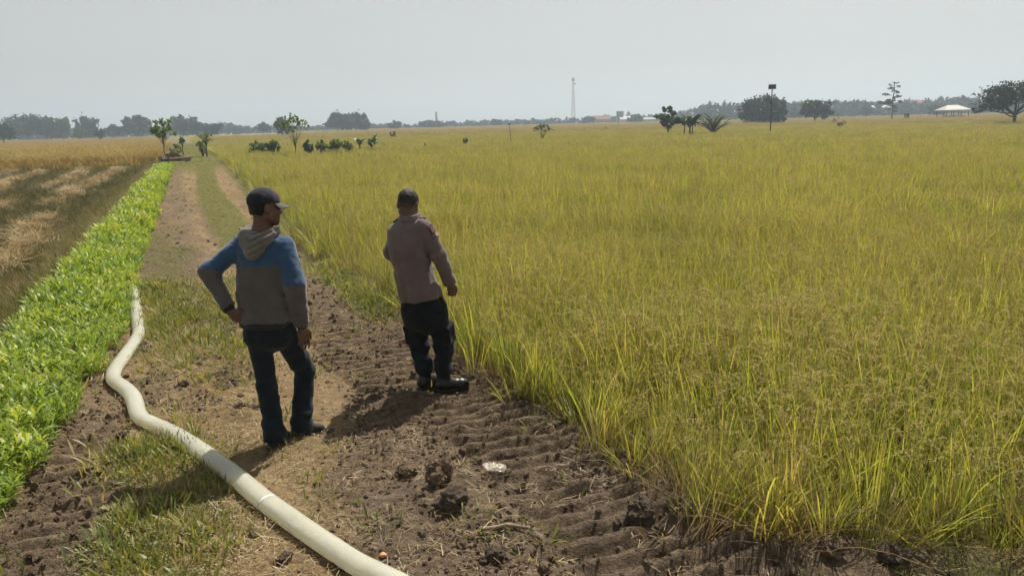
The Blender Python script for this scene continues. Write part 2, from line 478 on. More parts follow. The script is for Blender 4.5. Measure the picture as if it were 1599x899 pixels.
# ------------------------------------------------------------------ blades, clumps and scattering
def blades(base, az, lean, bend, length, width, segs=4, prof='grass', twist=0.0, rnd=None):
    base = np.asarray(base, float); n = len(base)
    az, lean, bend, length, width, twist = (np.broadcast_to(np.asarray(v, float), (n,)) for v in (az, lean, bend, length, width, twist))
    u = np.linspace(0, 1, segs + 1)
    um = (u[1:] + u[:-1]) / 2
    th = lean[:, None] + bend[:, None] * um[None] ** 1.4
    dl = length[:, None] / segs
    r = np.concatenate([np.zeros((n, 1)), np.cumsum(np.sin(th) * dl, 1)], 1)
    z = np.concatenate([np.zeros((n, 1)), np.cumsum(np.cos(th) * dl, 1)], 1)
    ca, sa = np.cos(az)[:, None], np.sin(az)[:, None]
    C = np.stack([r * ca, r * sa, z], -1) + base[:, None, :]
    if prof == 'grass': w = np.clip(1.15 * (1 - u ** 2.2), .05, 1) * np.clip(.55 + u * 1.6, 0, 1)
    elif prof == 'leaf': w = np.sin(np.pi * np.clip(u, .03, .99) ** .75) + .03
    else: w = np.ones_like(u)
    ta = az[:, None] + np.pi / 2 + twist[:, None] * u[None]
    side = np.stack([np.cos(ta), np.sin(ta), 0 * ta], -1) * (width[:, None] * w[None] / 2)[..., None]
    V = np.stack([C - side, C + side], 2).reshape(-1, 3)
    k = (np.arange(n) * (segs + 1) * 2)[:, None] + (np.arange(segs) * 2)[None]
    Fq = np.stack([k, k + 1, k + 3, k + 2], -1).reshape(-1, 4)
    tip = np.repeat(np.broadcast_to(u, (n, segs + 1)).ravel(), 2)
    rn = rng.random(n) if rnd is None else np.broadcast_to(rnd, (n,))
    return [V, Fq, tip, np.repeat(rn, (segs + 1) * 2)]
def join(*parts):
    V, Fq, tp, rn, o = [], [], [], [], 0
    for p in parts:
        V.append(p[0]); Fq.append(p[1] + o); tp.append(p[2]); rn.append(p[3]); o += len(p[0])
    return [np.concatenate(V), np.concatenate(Fq), np.concatenate(tp), np.concatenate(rn)]
def U(a, b, n): return rng.uniform(a, b, n)
def asset(name, parts, mats, idx=None):
    """a mesh that is only ever scattered; never linked to the scene by itself"""
    if idx is not None: idx = np.concatenate([np.full(len(p[1]), k) for p, k in zip(parts, idx)])
    J = join(*parts)
    me = mesh_from(name, J[0], J[1], mats, True, {'tip': J[2], 'rnd': J[3]}, idx)
    return bpy.data.objects.new(name, me)

def scatter(name, P, assets, scale, rotz=None, tilt=.12, label=None, kind='stuff', category=None, pick=None, mats=()):
    P = np.asarray(P, np.float32); n = len(P)
    rot = np.zeros((n, 3), np.float32)
    rot[:, 0] = rng.normal(0, tilt, n); rot[:, 1] = rng.normal(0, tilt, n)
    rot[:, 2] = U(0, 2 * np.pi, n) if rotz is None else rotz
    me = bpy.data.meshes.new(name)
    me.vertices.add(n); me.vertices.foreach_set('co', P.ravel())
    a = me.attributes.new('rot', 'FLOAT_VECTOR', 'POINT'); a.data.foreach_set('vector', rot.ravel())
    a = me.attributes.new('scl', 'FLOAT', 'POINT'); a.data.foreach_set('value', np.broadcast_to(np.asarray(scale, np.float32), (n,)).astype(np.float32))
    a = me.attributes.new('pick', 'INT', 'POINT'); a.data.foreach_set('value', (rng.integers(0, len(assets), n) if pick is None else pick).astype(np.int32))
    for m in mats: me.materials.append(m)
    o = link(name, me, kind=kind)
    if label: o['label'] = label
    if category: o['category'] = category
    g = bpy.data.node_groups.new(name + '_scatter', 'GeometryNodeTree')
    g.interface.new_socket('Geometry', in_out='INPUT', socket_type='NodeSocketGeometry')
    g.interface.new_socket('Geometry', in_out='OUTPUT', socket_type='NodeSocketGeometry')
    gi, go = g.nodes.new('NodeGroupInput'), g.nodes.new('NodeGroupOutput')
    jn = g.nodes.new('GeometryNodeJoinGeometry')
    for ob in assets:
        oi = g.nodes.new('GeometryNodeObjectInfo'); oi.inputs['Object'].default_value = ob; oi.inputs['As Instance'].default_value = True
        g.links.new(oi.outputs['Geometry'], jn.inputs[0])
    ip = g.nodes.new('GeometryNodeInstanceOnPoints')
    ip.inputs['Pick Instance'].default_value = True
    def na(nm, dt):
        x = g.nodes.new('GeometryNodeInputNamedAttribute'); x.data_type = dt; x.inputs[0].default_value = nm; return x.outputs[0]
    e2r = g.nodes.new('FunctionNodeEulerToRotation')
    g.links.new(na('rot', 'FLOAT_VECTOR'), e2r.inputs[0])
    g.links.new(gi.outputs[0], ip.inputs['Points']); g.links.new(jn.outputs[0], ip.inputs['Instance'])
    g.links.new(na('pick', 'INT'), ip.inputs['Instance Index'])
    g.links.new(e2r.outputs[0], ip.inputs['Rotation']); g.links.new(na('scl', 'FLOAT'), ip.inputs['Scale'])
    g.links.new(ip.outputs[0], go.inputs[0])
    md = o.modifiers.new('scatter', 'NODES'); md.node_group = g
    return o
def jgrid(x0, x1, y0, y1, d):
    gx, gy = np.meshgrid(np.arange(x0, x1, d), np.arange(y0, y1, d))
    x, y = gx.ravel() + rng.uniform(-.45, .45, gx.size) * d, gy.ravel() + rng.uniform(-.45, .45, gx.size) * d
    return x, y
def seen(x, y, m=1.6): return (np.abs(x) < .74 * y + m) & (y > .5)
def P3(x, y, dz=0.0, fine=True): return np.stack([x, y, height(x, y, fine) + dz], -1)

# ---- rice
GREENS = [(.0, (.055, .105, .028)), (.18, (.140, .218, .048)), (.40, (.275, .338, .070)), (.62, (.41, .430, .095)), (.84, (.585, .525, .125)), (1.0, (.47, .37, .17))]
rice_leaf = mat_leaf('rice_leaf', GREENS, .52, (1.2, 1.18, .58), .04, .42, .30, ((.42, .36, .10), .35, (.17, .115, .055), .9))
rice_ear = mat_leaf('rice_ear', [(.1, (.27, .235, .090)), (.5, (.36, .295, .120)), (.9, (.42, .32, .150))], .3, (1.1, 1.0, .7), .0, .6, .5)
GOLD = [(.1, (.20, .175, .055)), (.45, (.31, .245, .080)), (.8, (.39, .29, .10)), (1, (.27, .26, .08))]
gold_leaf = mat_leaf('ripe_leaf', GOLD, .4, (1.2, 1.05, .6), .03, .5, .06, ((.42, .29, .10), .4))

def ears(n, spread, h, sc=1.0):
    out = []
    for k in range(n):
        a, r = random.uniform(0, 6.28), random.uniform(0, spread)
        b = np.array([math.cos(a) * r, math.sin(a) * r, 0.])
        H_ = h * random.uniform(.75, 1.0); a2 = a + random.uniform(-1, 1); ln = random.uniform(.03, .22)
        L = .20 * sc * random.uniform(.8, 1.25)
        out.append(blades([b], a2, ln, .2, H_, .0045 * sc, 2, 'flat', rnd=.2))
        tip0 = out[-1][0][-2:].mean(0)
        # the drooping ear: a thin rachis with rows of grains
        u = np.linspace(0, 1, 7); th = .35 + 2.0 * u * random.uniform(.6, 1.1)
        c = tip0 + np.cumsum(np.stack([np.sin(th) * math.cos(a2), np.sin(th) * math.sin(a2), np.cos(th)], -1) * L / 7, 0)
        m = 3
        gb = np.repeat(c, m, 0)
        nn = len(gb)
        out.append(blades(gb, a2 + U(-.7, .7, nn), np.repeat(th, m) + U(-.25, .35, nn), .3, U(.022, .04, nn) * sc, U(.0036, .006, nn) * sc, 2, 'leaf', rnd=random.random()))
    return join(*out)
def rice_clump(nb, ne, spread, hmax, w, segs=5, lean=.26, sc=1.0):
    a, r = U(0, 6.28, nb), spread * np.sqrt(U(0, 1, nb))
    base = np.stack([r * np.cos(a), r * np.sin(a), 0 * r], -1)
    lf = blades(base, a + U(-1, 1, nb), U(.02, lean, nb), U(.05, 1.0, nb) ** 1.5, U(.55, 1, nb) * hmax, w * U(.7, 1.25, nb), segs, 'grass', U(-1.2, 1.2, nb))
    return [lf, ears(ne, spread, hmax * .78, sc)] if ne else [lf]
def rice_assets(tag, lm, em, n, *a, **k):
    out = []
    for i in range(n):
        p = rice_clump(*a, **k)
        out.append(asset(tag, p, [lm, em], [0, 1][:len(p)]))
    return out
rA = rice_assets('rice_hill', rice_leaf, rice_ear, 12, 26, 10, .08, 1.0, .0120)
rB = rice_assets('rice_hill_mid', rice_leaf, rice_ear, 7, 28, 7, .14, 1.0, .019, segs=3, sc=1.4)
rC = rice_assets('rice_patch_far', rice_leaf, rice_ear, 6, 110, 18, .55, .97, .032, segs=3, sc=2.0)
rD = rice_assets('rice_patch_distant', rice_leaf, rice_ear, 5, 190, 30, 1.9, .97, .11, segs=2, sc=5.0)

def rice_points():
    out = []
    for (a, b, d, k) in ((2.4, 15, .165, 0), (15, 42, .24, 1), (42, 125, .78, 2), (125, 460, 2.6, 3)):
        x, y = jgrid(-1.0 * b, .78 * b + 3, max(2.4, a * .6), b, d)
        r = np.hypot(x, y)
        m = (r >= a) & (r < b) & rice_mask(x, y, (0, .05, .5, 1.6)[k]) & seen(x, y, 2.0)
        x, y = x[m], y[m]
        s, t = st(x, y)
        m = (rng.random(len(x)) < (.97 if k == 0 else 1.0)) & ~((k > 1) & (s > 230) & (t < 60))
        out.append((x[m], y[m], k))
    return out
for nm, A_, (x, y, k) in zip(('rice_crop', 'rice_crop_middle', 'rice_crop_far', 'rice_crop_distant'), (rA, rB, rC, rD), rice_points()):
    e = st(x, y)
    edge = np.minimum(e[1] - rice_edge(e[0]), (y - near_bund(x)) * 1.2)
    sc = (.86 + .18 * fbm(x * .5, y * .5, 2, 61) + U(-.15, .15, len(x))) * (.72 + .28 * sst(.1, .9, edge))
    scatter(nm, P3(x, y, 0, False), A_, sc, tilt=.07 if k < 2 else .03,
            label=('ripening yellow-green rice standing nearest beside the track', 'ripening rice in the middle of the right-hand field',
                   'far part of the yellow-green rice field', 'hazy distant rice fields below the tree line')[k], category='rice')

# ripe golden field to the left, beyond the stubble
gC = rice_assets('ripe_patch', gold_leaf, gold_leaf, 4, 80, 16, .6, .8, .034, segs=2, sc=2.2)
gD = rice_assets('ripe_patch_far', gold_leaf, gold_leaf, 4, 150, 20, 1.9, .85, .10, segs=2, sc=5.0)
pts, pk = [], []
for (a, b, d, k) in ((50, 130, .85, 0), (130, 440, 2.6, 1)):
    x, y = jgrid(-1.0 * b, .1 * b, a * .5, b, d)
    s, t = st(x, y); r = np.hypot(x, y)
    m = (r >= a) & (r < b) & seen(x, y, 3) & (t < np.interp(s, [50, 80, 200, 450], [-2.6, -2.2, -1.0, 0])) & stub_far(s, t)
    pts.append(P3(x[m], y[m], 0, False)); pk.append(rng.integers(0, 4, m.sum()) + 4 * k)
pts, pk = np.concatenate(pts), np.concatenate(pk)
scatter('ripe_rice_crop', pts, gC + gD, U(.85, 1.1, len(pts)), tilt=.03, pick=pk, label='orange-gold ripe rice field at the left behind the stubble', category='rice')

# ---- bright green leafy crop in the strip
kang = mat_leaf('leafy_crop', [(.0, (.060, .112, .020)), (.26, (.150, .240, .036)), (.58, (.28, .375, .056)), (.88, (.44, .48, .105)), (1, (.50, .43, .15))], .5, (1.15, 1.12, .42), .03, .45, .8)
def leafy(n, h, L, w, lat):
    out = []
    for k in range(n):
        a, r = random.uniform(0, 6.28), random.uniform(0, lat)
        hh = h * random.uniform(.55, 1.05); ln = random.uniform(.05, .3)
        stem = blades([[r * math.cos(a), r * math.sin(a), 0]], a, ln, .1, hh, .006, 2, 'flat', rnd=.5)
        out.append(stem)
        m = 6
        u = np.linspace(.35, 1, m)
        tipp = stem[0][-2:].mean(0); b0 = stem[0][:2].mean(0)
        bs = b0 + (tipp - b0) * u[:, None]
        out.append(blades(bs, np.arange(m) * 2.4 + a, U(.35, 1.0, m) * (1.25 - .5 * u), U(.5, 1.4, m), L * U(.7, 1.2, m), w * U(.75, 1.2, m), 4, 'leaf', U(-.3, .3, m)))
    return [join(*out)]
kA = [asset('leafy_plant', leafy(random.choice((3, 4, 5)), .22 * q, .115 * q, .019 * q, .045), [kang]) for q in (.65, .75, .85, .9, .95, 1, 1.1, 1.2)]
kB = [asset('leafy_plant_far', leafy(5, .23, .15, .032, .09), [kang]) for _ in range(4)]
def strip_pts(s0, s1, d):
    s, t = jgrid(s0, s1, -2.1, .1, d)
    n = .12 * noise2(s * 2.2, t * 0, 71)
    m = (t > strip_l(s) + n) & (t < strip_r(s) + n * .7)
    x, y = xy(s[m], t[m]); return x, y
x1, y1 = strip_pts(2.5, 17, .068)
x2, y2 = strip_pts(17, 53, .135)
for (x, y, A_, nm, lb) in ((x1, y1, kA, 'leafy_crop', 'near end of the bright green leafy crop strip beside the hose'),
                           (x2, y2, kB, 'leafy_crop_far', 'far end of the bright green leafy crop strip')):
    s, t = st(x, y)
    c = (strip_l(s) + strip_r(s)) / 2
    k = 1.08 - .45 * sst(.25, .6, np.abs(t - c) / (strip_r(s) - strip_l(s)) * 1.05)
    scatter(nm, P3(x, y, 0, False), A_, k * U(.8, 1.2, len(x)) * (.95 + .2 * noise2(s * .9, t * 2, 73)), tilt=.15, label=lb, category='leafy crop')

# ---- grasses
short_g = mat_leaf('short_grass', [(.05, (.085, .125, .028)), (.35, (.175, .215, .050)), (.62, (.28, .275, .085)), (.87, (.40, .32, .15)), (1, (.46, .36, .19))], .4, (1.2, 1.15, .5), .03, .5, 1.2)
dry_g = mat_leaf('dry_weeds', [(.1, (.19, .130, .070)), (.5, (.31, .230, .12)), (.9, (.43, .33, .18))], .4, (1.1, 1.0, .7), .02, .6, 1.0)
bank_g = mat_leaf('bank_grass', [(.1, (.065, .072, .02)), (.5, (.145, .145, .042)), (.9, (.25, .21, .075))], .35, (1.15, 1.1, .5), .03, .5, .6)
def tuft(n, L, w, spread, lean=.9, segs=3):
    a, r = U(0, 6.28, n), spread * np.sqrt(U(0, 1, n))
    return [blades(np.stack([r * np.cos(a), r * np.sin(a), 0 * r], -1), a + U(-.8, .8, n), U(.1, lean, n), U(.1, 1.1, n), L * U(.4, 1, n), w, segs, 'grass', U(-.6, .6, n))]
gS = [asset('grass_tuft', tuft(34, .055, .0026, .06), [short_g]) for _ in range(5)]
gSf = [asset('grass_tuft_far', tuft(24, .11, .011, .16), [short_g]) for _ in range(4)]
def mask_scatter(fn, s0, s1, t0, t1, d):
    s, t = jgrid(s0, s1, t0, t1, d)
    m = rng.random(len(s)) < fn(s, t)
    s, t = s[m], t[m]
    ok = (t > strip_r(s) - .25) & (t < rice_edge(s) + .15)
    x, y = xy(s[ok], t[ok]); return x, y
x1, y1 = mask_scatter(lambda s, t: green_mask(s, t) * .9 + .035 * (1 - mud_mask(s, t)) + .006, 1.8, 12, -1.6, 4.2, .052)
x2, y2 = mask_scatter(lambda s, t: green_mask(s, t) * .95 + .12 + .5 * sst(.1, .4, fbm(s * 1.1, t * 2.2, 2, 44)), 12, 60, -1.2, 4.0, .13)
x3, y3 = mask_scatter(lambda s, t: green_mask(s, t) * .9, 58, 150, -3, 6.0, .33)
pts = np.concatenate([P3(x1, y1, -.004), P3(x2, y2, -.004), P3(x3, y3, -.004)])
pk = np.concatenate([rng.integers(0, 5, len(x1)), 5 + rng.integers(0, 4, len(x2)), 5 + rng.integers(0, 4, len(x3))])
scatter('track_grass', pts, gS + gSf, np.clip(rng.normal(.8, .25, len(pts)), .35, 1.5) * np.where(np.arange(len(pts)) < len(x1) + len(x2), 1.0, 2.6), tilt=.25, pick=pk, label='short patchy grass growing on the dirt track', category='grass')

straw_m = mat_leaf('straw', [(.1, (.18, .125, .06)), (.5, (.31, .23, .11)), (.9, (.46, .35, .18))], .15, (1.05, 1.0, .8), .05, .5, 2.0)
def straws(n, L, w, R_, lift):
    b = np.stack([U(-R_, R_, n), U(-R_, R_, n), U(.0, lift, n)], -1)
    return [blades(b, U(0, 6.28, n), U(1.25, 1.6, n), U(-.15, .45, n), L * U(.3, 1, n), w * U(.7, 1.3, n), 3, 'flat', U(-.4, .4, n))]
# dry weeds along the rice edge and the near bund, grass on the left bank
wA = [asset('dry_weed', tuft(46, .60, .0036, .11, .8, 4) , [dry_g]) for _ in range(4)]
wB = [asset('edge_grass', tuft(26, .55, .007, .09, .7, 4), [bank_g]) for _ in range(4)]
wC = [asset('straggly_green', tuft(22, .6, .008, .08, .32, 4), [rice_leaf]) for _ in range(3)]
s, t = jgrid(1.8, 60, -.30, .36, .13)
tt = rice_edge(s) + t + .12 * noise2(s * 1.3, s * 0, 77)
x, y = xy(s, tt)
m = (rng.random(len(s)) < np.interp(t, [-.3, -.12, .1, .36], [.0, .35, .95, .85]) * np.interp(s, [2, 10, 60], [1.0, .9, .8])) & (y > near_bund(x) - .1) & (noise2(s * 2.1, t, 78) > -.55)
x, y, s = x[m], y[m], s[m]
xb, yb = jgrid(.9, 6, 2.6, 4.4, .11)
mb = (np.abs(yb - near_bund(xb) - .10) < .22) & (rng.random(len(xb)) < .8)
x, y = np.concatenate([x, xb[mb]]), np.concatenate([y, yb[mb]])
xm, ym = jgrid(1.5, 4.5, 2.4, 3.9, .05)
mm = (ym < near_bund(xm) + .1) & (xm > 1.75 + .35 * noise2(xm * 3, ym * 3, 7)) & (rng.random(len(xm)) < .55)
scatter('bund_litter', P3(xm[mm], ym[mm], 0), [asset('dry_mat', straws(14, .12, .003, .07, .02), [straw_m]) for _ in range(3)] + gS, U(.6, 1.2, mm.sum()), tilt=.2, pick=rng.choice(8, mm.sum(), p=[.24, .24, .24] + [.056] * 5),
        label='mat of dry grass on the bund at the bottom right corner', category='grass')
scatter('edge_weeds', P3(x, y, -.01), wA + wB + wC, np.clip(rng.normal(.85, .24, len(x)), .35, 1.5), tilt=.3,
        pick=rng.choice(11, len(x), p=[.165] * 4 + [.045] * 4 + [.16 / 3] * 3), label='dry and green weeds along the edge of the rice', category='weeds')
s, t = jgrid(4, 60, -1.25, .12, .12)
tt = strip_l(s) + t
m = (rng.random(len(s)) < np.interp(t, [-1.25, -.9, .12], [.25, .8, .9]))
x, y = xy(s[m], tt[m])
scatter('bank_grass', P3(x, y, -.01), wB + wA[:1], np.clip(rng.normal(.62, .18, len(x)), .3, 1.1) * np.interp(s[m], [4, 25, 60], [.95, .9, .8]), tilt=.25,
        label='dark green grass on the bank left of the leafy strip', category='grass')

s, t = jgrid(50, 100, -40, -1.5, .34)
m = (np.abs(s - (59 - .28 * t)) < 2.6 + .8 * noise2(t * .3, s * 0, 83)) & (t < strip_l(s) - .2) & (rng.random(len(s)) < .8)
x, y = xy(s[m], t[m])
scatter('margin_grass', P3(x, y, -.01), [asset('margin_tuft', tuft(26, .6, .012, .16, .6, 3), [bank_g]) for _ in range(4)], U(.6, 1.15, len(x)), tilt=.2,
        label='olive grass margin between the stubble and the ripe field', category='grass')
# ---- stubble field on the left
stub_m = mat_leaf('stubble', [(.1, (.055, .052, .022)), (.4, (.11, .108, .038)), (.7, (.18, .155, .060)), (1, (.095, .115, .030))], .25, (1.1, 1.05, .6), .02, .6, .5)
sA = [asset('stubble_tuft', tuft(30, .38, .008, .08, .5, 2), [stub_m]) for _ in range(4)]
hA = [asset('straw_heap', straws(60, .42, .009, .22, .10), [straw_m]) for _ in range(4)]
s, t = jgrid(8, 72, -30, -2.0, .21)
m = (t < strip_l(s) - .35) & ~stub_far(s, t) & (straw_row(s, t) < .62) & (rng.random(len(s)) < .72 + .5 * noise2(s * .45, t * .45, 81))
x, y = xy(s[m], t[m]); k = seen(x, y, 2)
scatter('rice_stubble', P3(x[k], y[k], -.01), sA, np.clip(rng.normal(.85, .3, k.sum()), .3, 1.6), tilt=.2, label='cut rice stubble in the harvested field on the left', category='stubble')
s, t = jgrid(12, 66, -24, -2.4, .22)
m = (rng.random(len(s)) < sst(.45, .8, straw_row(s, t))) | (rng.random(len(s)) < .02 * (t < strip_l(s) - .8))
m &= ~stub_far(s, t) & (t < strip_l(s) - .5)
x, y = xy(s[m], t[m]); k = seen(x, y, 2)
scatter('straw_windrows', P3(x[k], y[k], -.02), hA, U(.7, 1.2, k.sum()), tilt=.2, label='rows of cut straw lying along the harvested field', category='straw')

# ---- litter of straw and crumbs of earth on the track
sL = [asset('straw_litter', straws(14, .085, .0026, .10, .010), [straw_m]) for _ in range(6)]
dead_m = mat_leaf('dead_roots', [(.1, (.12, .08, .048)), (.5, (.22, .155, .09)), (.9, (.34, .25, .145))], .1, (1.0, 1.0, 1.0), .0, .6, 2.0)
sR_ = [asset('root_litter', straws(16, .060, .0026, .10, .012), [dead_m]) for _ in range(5)]
x, y = mask_scatter(lambda s, t: (.30 + .50 * sst(-.2, .4, fbm(s * .9, t * 1.3, 3, 91))) * (1 - .75 * mud_mask(s, t)) * (1 - .75 * tread(s, t)[0]), 1.8, 13, -1.5, 4.0, .05)
scatter('straw_litter', P3(x, y, .004), sL + sR_, U(.5, 1.25, len(x)), tilt=.14, pick=rng.choice(11, len(x), p=[.055] * 6 + [.134] * 5), label='bits of dry straw and roots strewn over the track', category='straw')

def rock(sub, amp, seed, sq=.75):
    import bmesh
    bm = bmesh.new(); bmesh.ops.create_icosphere(bm, subdivisions=sub, radius=1.0)
    V = np.array([v.co[:] for v in bm.verts]); Fq = np.array([[v.index for v in f.verts] for f in bm.faces]); bm.free()
    d = 1 + amp * noise3(V[:, 0] * 1.3 + seed, V[:, 1] * 1.3, V[:, 2] * 1.3, seed) + amp * .6 * noise3(V[:, 0] * 3 + seed, V[:, 1] * 3, V[:, 2] * 3, seed + 1) + amp * .35 * noise3(V[:, 0] * 7, V[:, 1] * 7 + seed, V[:, 2] * 7, seed + 2)
    V = V * d[:, None] * np.array([1, .8, sq])
    return V, Fq
clod_m = mat_plain('clod_earth', (.135, .095, .063), .95, .6, 3.0, .12, .05, 14)
clod_d = mat_plain('damp_clod_earth', (.066, .049, .036), .9, .5, 3.0, .2, .05, 14)
crumb_m = mat_plain('crumb_earth', (.165, .122, .086), .95, .5, 3.0, .1, .05, 14)
cA = []
for k in range(6):
    V, Fq = rock(2, .55, 11 + k)
    cA.append(bpy.data.objects.new('earth_crumb', mesh_from('earth_crumb', V, Fq, [crumb_m if k else clod_m], False)))
x, y = mask_scatter(lambda s, t: .05 + .85 * mud_mask(s, t) * (.35 + .65 * sst(-.2, .5, fbm(s * 2, t * 2, 2, 95))) * (1 - .5 * tread(s, t)[0]), 1.8, 11, -1.4, 4.0, .032)
xf, yf = mask_scatter(lambda s, t: .03 + .22 * mud_mask(s, t), 11, 40, -1.2, 3.2, .12)
near_n = len(x); x, y = np.concatenate([x, xf]), np.concatenate([y, yf])
scatter('earth_crumbs', P3(x, y, .0), cA, np.clip(rng.lognormal(math.log(.0088), .62, len(x)), .0035, .036) * np.where(np.arange(len(x)) < near_n, 1.0, 1.25), tilt=1.0, label='loose crumbs of churned earth on the track', category='soil')

# ------------------------------------------------------------------ people: implicit bodies turned into one continuous surface each
class Sdf:
    def __init__(s, lo, hi, h):
        s.h = h; s.lo = np.array(lo, float) - 3 * h
        s.n = np.ceil((np.array(hi) + 3 * h - s.lo) / h).astype(int) + 1
        s.D = np.full(s.n, .2, np.float32)
    def box(s, lo, hi):
        i0 = np.clip(np.floor((np.array(lo) - s.lo) / s.h).astype(int), 0, s.n - 1)
        i1 = np.clip(np.ceil((np.array(hi) - s.lo) / s.h).astype(int) + 1, 1, s.n)
        sl = tuple(slice(a, b) for a, b in zip(i0, i1))
        ax = [s.lo[k] + s.h * np.arange(i0[k], i1[k]) for k in range(3)]
        return sl, np.meshgrid(*ax, indexing='ij')
    def put(s, lo, hi, fn, k=.02, sub=False):
        m = max(k, .02) + 3 * s.h
        sl, (X, Y, Z) = s.box(np.array(lo) - m, np.array(hi) + m)
        d = fn(X, Y, Z).astype(np.float32); D = s.D[sl]
        if sub: d = -d; h = np.clip(.5 - .5 * (D - d) / k, 0, 1); s.D[sl] = D * (1 - h) + d * h + k * h * (1 - h)
        else: h = np.clip(.5 + .5 * (D - d) / k, 0, 1); s.D[sl] = D * (1 - h) + d * h - k * h * (1 - h)
        return s
    def cone(s, a, b, ra, rb, k=.02, sub=False):
        a, b = np.array(a, float), np.array(b, float); ab = b - a; L2 = ab @ ab + 1e-12
        def fn(X, Y, Z):
            t = np.clip(((X - a[0]) * ab[0] + (Y - a[1]) * ab[1] + (Z - a[2]) * ab[2]) / L2, 0, 1)
            return np.sqrt((X - a[0] - t * ab[0]) ** 2 + (Y - a[1] - t * ab[1]) ** 2 + (Z - a[2] - t * ab[2]) ** 2) - (ra + (rb - ra) * t)
        r = max(ra, rb)
        return s.put(np.minimum(a, b) - r, np.maximum(a, b) + r, fn, k, sub)
    def chain(s, pts, rad, k=.02):
        for i in range(len(pts) - 1): s.cone(pts[i], pts[i + 1], rad[i], rad[i + 1], k)
        return s
    def ell(s, c, r, fr=None, k=.02, sub=False):
        c = np.array(c, float); r = np.array(r, float); fr = np.eye(3) if fr is None else np.array(fr)
        def fn(X, Y, Z):
            d = [X - c[0], Y - c[1], Z - c[2]]
            q = [sum(fr[i][j] * d[j] for j in range(3)) / r[i] for i in range(3)]
            q0 = np.sqrt(q[0] ** 2 + q[1] ** 2 + q[2] ** 2)
            q1 = np.sqrt((q[0] / r[0]) ** 2 + (q[1] / r[1]) ** 2 + (q[2] / r[2]) ** 2) + 1e-9
            return q0 * (q0 - 1) / q1
        e = np.abs(fr).T @ r
        return s.put(c - e, c + e, fn, k, sub)
    def slab(s, tab, lat, k=.03):
        """stack of ellipses: rows of (z, cx, cy, half width, half depth), lat = unit sideways direction"""
        T = np.array(tab, float); T = T[np.argsort(T[:, 0])]
        u = np.array(lat)[:2] / np.linalg.norm(np.array(lat)[:2]); v = np.array([-u[1], u[0]])
        z0, z1 = T[0, 0], T[-1, 0]; rm = T[:, 3].max()
        def fn(X, Y, Z):
            zz = np.linspace(z0, z1, 200)
            cs = []
            for j in range(1, 5):
                w = np.interp(zz, T[:, 0], T[:, j]); ker = np.ones(25) / 25
                w = np.convolve(np.pad(w, 12, mode='edge'), ker, 'valid'); cs.append(np.interp(Z, zz, w))
            a = (X - cs[0]) * u[0] + (Y - cs[1]) * u[1]; b = (X - cs[0]) * v[0] + (Y - cs[1]) * v[1]
            q = (np.abs(a / cs[2]) ** 2.4 + np.abs(b / cs[3]) ** 2.4) ** (1 / 2.4)
            d = (q - 1) * np.minimum(cs[2], cs[3])
            return np.maximum(d, np.maximum(z0 - Z, Z - z1))
        return s.put([T[:, 1].min() - rm, T[:, 2].min() - rm, z0], [T[:, 1].max() + rm, T[:, 2].max() + rm, z1], fn, k)
    def cut(s, p, n, k=.006):
        """removes everything on the side n points to"""
        p, n = np.array(p, float), np.array(n, float); n /= np.linalg.norm(n)
        X, Y, Z = np.meshgrid(*[s.lo[k_] + s.h * np.arange(s.n[k_]) for k_ in range(3)], indexing='ij', sparse=True)
        d = ((X - p[0]) * n[0] + (Y - p[1]) * n[1] + (Z - p[2]) * n[2]).astype(np.float32)
        s.D = np.maximum(s.D, d); return s
    def wrinkle(s, amp, f, seed=0, stretch=(1, 1, 1)):
        idx = np.argwhere(np.abs(s.D) < .05)
        p = s.lo + idx * s.h
        n = noise3(p[:, 0] * f * stretch[0], p[:, 1] * f * stretch[1], p[:, 2] * f * stretch[2], seed)
        n = n + .5 * (1 - 2 * np.abs(noise3(p[:, 0] * f * 1.7 * stretch[0] + 9, p[:, 1] * f * 1.7 * stretch[1], p[:, 2] * f * 1.7 * stretch[2], seed + 3)))
        s.D[tuple(idx.T)] += (amp * n).astype(np.float32); return s
    def fold(s, fn):
        idx = np.argwhere(np.abs(s.D) < .06)
        p = s.lo + idx * s.h
        s.D[tuple(idx.T)] += fn(p[:, 0], p[:, 1], p[:, 2]).astype(np.float32); return s
    def surface(s):
        D = s.D; n = np.array(D.shape); h = s.h
        sg = D < 0
        cn = n - 1
        cnt = np.zeros(cn, np.int8)
        offs = [(i, j, k) for i in (0, 1) for j in (0, 1) for k in (0, 1)]
        sub = lambda A, o: A[o[0]:o[0] + cn[0], o[1]:o[1] + cn[1], o[2]:o[2] + cn[2]]
        for o in offs: cnt += sub(sg, o)
        act = np.argwhere((cnt > 0) & (cnt < 8))
        ids = np.full(cn, -1, np.int64); ids[tuple(act.T)] = np.arange(len(act))
        acc = np.zeros((len(act), 3)); num = np.zeros(len(act))
        for o in offs:
            for ax in range(3):
                if o[ax]: continue
                o2 = list(o); o2[ax] = 1
                a = D[tuple((act + np.array(o)).T)]; b = D[tuple((act + np.array(o2)).T)]
                c = (a < 0) != (b < 0)
                t = np.where(c, a / np.where(c, a - b, 1), 0)
                p = np.tile(np.array(o, float), (len(act), 1)); p[:, ax] = t
                acc += p * c[:, None]; num += c
        V = s.lo + h * (act + acc / num[:, None])
        Q = []
